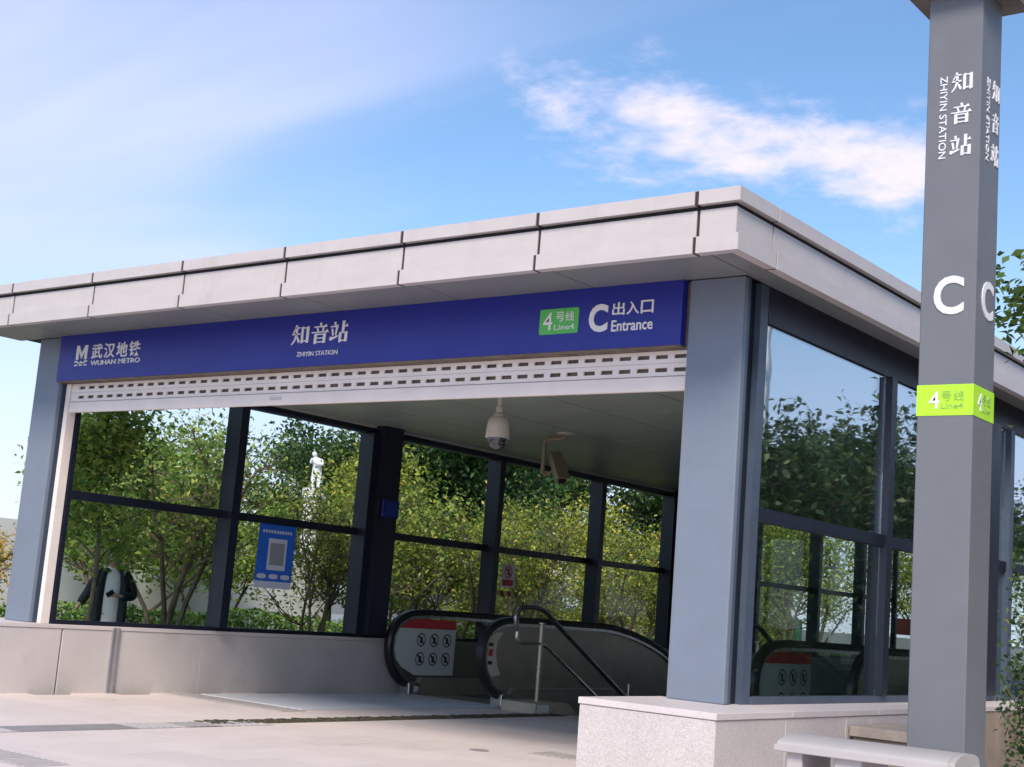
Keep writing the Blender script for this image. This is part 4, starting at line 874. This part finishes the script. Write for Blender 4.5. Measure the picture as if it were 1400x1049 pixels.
def person(loc, rz, label, jk, shirt, pants, with_phone=True, s=1., group=None):
    p = thing('person', loc, label, 'person', group); p.rotation_euler = (0, 0, rz); p.scale = (s, s, s)
    N = [(0, 0, .93, (.15, .10)), (0, 0, 1.15, (.14, .095)), (0, .01, 1.36, (.16, .10)), (0, .01, 1.47, (.08, .075)), (0, -.015, 1.53, (.062, .065)), (0, -.035, 1.60, (.088, .10)), (0, -.03, 1.69, (.10, .12)), (0, -.015, 1.775, (.075, .09))]
    E = [(0, 1), (1, 2), (2, 3), (3, 4), (4, 5), (5, 6), (6, 7)]
    def add(pt, par): N.append(pt); E.append((par, len(N)-1)); return len(N)-1
    i = add((-.19, .01, 1.41, .055), 2); i = add((-.31, .03, 1.17, .042), i); i = add((-.43, -.04, .98, .030), i); hand(N, E, i, (-.46, -.06, .93), (-.5, -.3, -.8), (.2, -.9, .1))
    i = add((.19, .01, 1.41, .055), 2); i = add((.30, -.01, 1.14, .042), i); i = add((.13, -.26, 1.12, .030), i); hand(N, E, i, (.06, -.31, 1.13), (-.8, -.4, .15), (-.2, .3, .9))
    for sx_ in (-1, 1):
        i = add((sx_*.10, 0, .84, .095), 0); i = add((sx_*.11, -.01, .48, .065), i); i = add((sx_*.115, .015, .09, .042), i); add((sx_*.125, -.13, .035, .034), i)
    body = skin('body', N, E, SKIN_, p, 2)
    # face
    for sx_ in (-.032, .032): MB().lathe([(.002, -.009), (.010, 0), (.002, .009)], (sx_, -.112, 1.675), 8).build('eye', BLACK, None).parent = body
    o = MB().prism([(-.012, -.115, 1.635), (.012, -.115, 1.635), (.004, -.112, 1.67), (-.004, -.112, 1.67)], (0, -.018, 0)).build('nose', SKIN_, None); o.parent = body
    o = MB().box((-.022, -.112, 1.603), (.022, -.104, 1.611)).build('mouth', mat('lip', (.35, .13, .11), .5), None); o.parent = body
    for sx_ in (-.078, .078):
        o = MB().lathe([(.004, -.03), (.014, -.01), (.016, .012), (.004, .03)], (sx_, -.015, 1.665), 8).build('ear', SKIN_, None, True); o.parent = body
    skin('hair', [(0, .045, 1.62, (.10, .08)), (0, .03, 1.73, (.122, .125)), (0, -.035, 1.80, (.10, .125))], [(0, 1), (1, 2)], HAIR, p, 2)
    skin('shirt', [(0, -.015, .60, (.16, .12)), (0, -.02, .9, (.165, .125)), (0, -.025, 1.12, (.165, .125)), (0, -.015, 1.33, (.165, .12)), (0, -.01, 1.44, (.13, .10)), (0, -.012, 1.52, (.085, .08)), (0, -.015, 1.58, (.06, .06))], [(0, 1), (1, 2), (2, 3), (3, 4), (4, 5), (5, 6)], shirt, p, 2)
    J = [(0, .06, 1.40, (.16, .09)), (0, .07, 1.15, (.155, .085)), (0, .06, .80, (.17, .09)), (-.21, .01, 1.43, .095), (-.325, .03, 1.165, .078), (-.44, -.035, .96, .064), (.21, .01, 1.43, .095), (.32, -.01, 1.12, .082), (.13, -.25, 1.12, .064)]
    JE = [(0, 1), (1, 2), (0, 3), (3, 4), (4, 5), (0, 6), (6, 7), (7, 8)]
    for sx_ in (-1, 1):
        n = len(J); J += [(sx_*.125, -.05, 1.46, (.05, .08)), (sx_*.165, -.095, 1.15, (.055, .085)), (sx_*.175, -.095, .70, (.06, .09))]; JE += [(0, n), (n, n+1), (n+1, n+2)]
    skin('jacket', J, JE, jk, p, 2)
    T = [(0, .01, .92, (.13, .09))]; TE = []
    for sx_ in (-1, 1):
        n = len(T); T += [(sx_*.09, .01, .80, .09), (sx_*.112, -.01, .48, .09), (sx_*.115, .01, .06, .075)]; TE += [(0, n), (n, n+1), (n+1, n+2)]
    skin('trousers', T, TE, pants, p, 2)
    for sx_ in (-1, 1): skin('shoe', [(sx_*.117, .03, .045, .045), (sx_*.128, -.15, .035, .036)], [(0, 1)], BLACK, p, 2)
    return p
JK = mat('black_jacket', (.012, .018, .022), .7); SHW = mat('white_tshirt', (.80, .76, .76), .7); JN = mat('dark_trousers', (.02, .022, .03), .8)
pp = (-11.65, 2.85, .05); az = math.atan2(CAM.y-pp[1], CAM.x-pp[0])+math.pi/2
p1 = person(pp, az, 'person in open black jacket and white t-shirt looking at a phone outside the left glass', JK, SHW, JN, s=.985)
ph = MB().box((-.036, -.006, -.07), (.036, .006, .07)).build('phone', BLACK, None, bevel=.006)
ph.parent = None; M_ = Matrix.Translation(pp) @ Matrix.Rotation(az, 4, 'Z'); ph.matrix_world = M_ @ Matrix.Translation((-.02, -.345, 1.135)) @ Matrix.Rotation(R(55), 4, 'Y') @ Matrix.Rotation(R(-35), 4, 'X')
tag(ph, 'dark phone held in the hand of the person in black jacket', 'phone')
pq = (-14.6, 20.6, .02)
person(pq, 2.2, 'distant person in dark grey clothes walking beyond the escalator', mat('grey_jacket', (.05, .06, .075), .8), mat('grey_jacket', (.05, .06, .075), .8), JN, s=.97)
sp = thing('statue', (-25.2, 20, 0), 'white marble statue of a standing figure on a pedestal above the trees', 'statue'); sp.rotation_euler = (0, 0, .95); sp.scale = (1, 1, .985)
b = MB().lathe([(.75, 0), (.75, .3), (.55, .4), (.5, 3.6), (.62, 3.7), (.62, 3.95)], (0, 0, 0), 12); pd = b.build('pedestal', MARBLE, None); pd.parent = sp; pd.scale = (.6, .6, 1.155)
SN = [(0, 0, 4.85, (.24, .2)), (0, -.02, 5.12, (.23, .19)), (-.04, -.05, 5.33, (.26, .18)), (-.10, -.05, 5.46, (.08, .08)), (-.16, -.06, 5.53, (.12, .13)), (-.2, -.06, 5.62, (.13, .13)), (-.22, -.06, 5.70, (.07, .07)),
      (.2, -.05, 5.30, .1), (.22, -.2, 5.08, .08), (-.02, -.32, 5.1, .06), (-.2, -.3, 5.2, .05), (-.28, -.05, 5.3, .09), (-.34, -.2, 5.12, .07), (-.3, -.32, 5.35, .055),
      (-.12, 0, 4.6, .15), (-.13, 0, 4.25, .11), (-.13, -.02, 3.95, .09), (.14, 0, 4.6, .15), (.15, 0, 4.25, .11), (.15, -.02, 3.95, .09), (.24, .1, 4.5, .09), (.28, .14, 4.1, .08)]
SE = [(0, 1), (1, 2), (2, 3), (3, 4), (4, 5), (5, 6), (2, 7), (7, 8), (8, 9), (9, 10), (2, 11), (11, 12), (12, 13), (0, 14), (14, 15), (15, 16), (0, 17), (17, 18), (18, 19), (0, 20), (20, 21)]
fg = skin('figure', SN, SE, MARBLE, sp, 2); fg.scale = (.65, .65, .65); fg.location = (0, 0, 2.0)
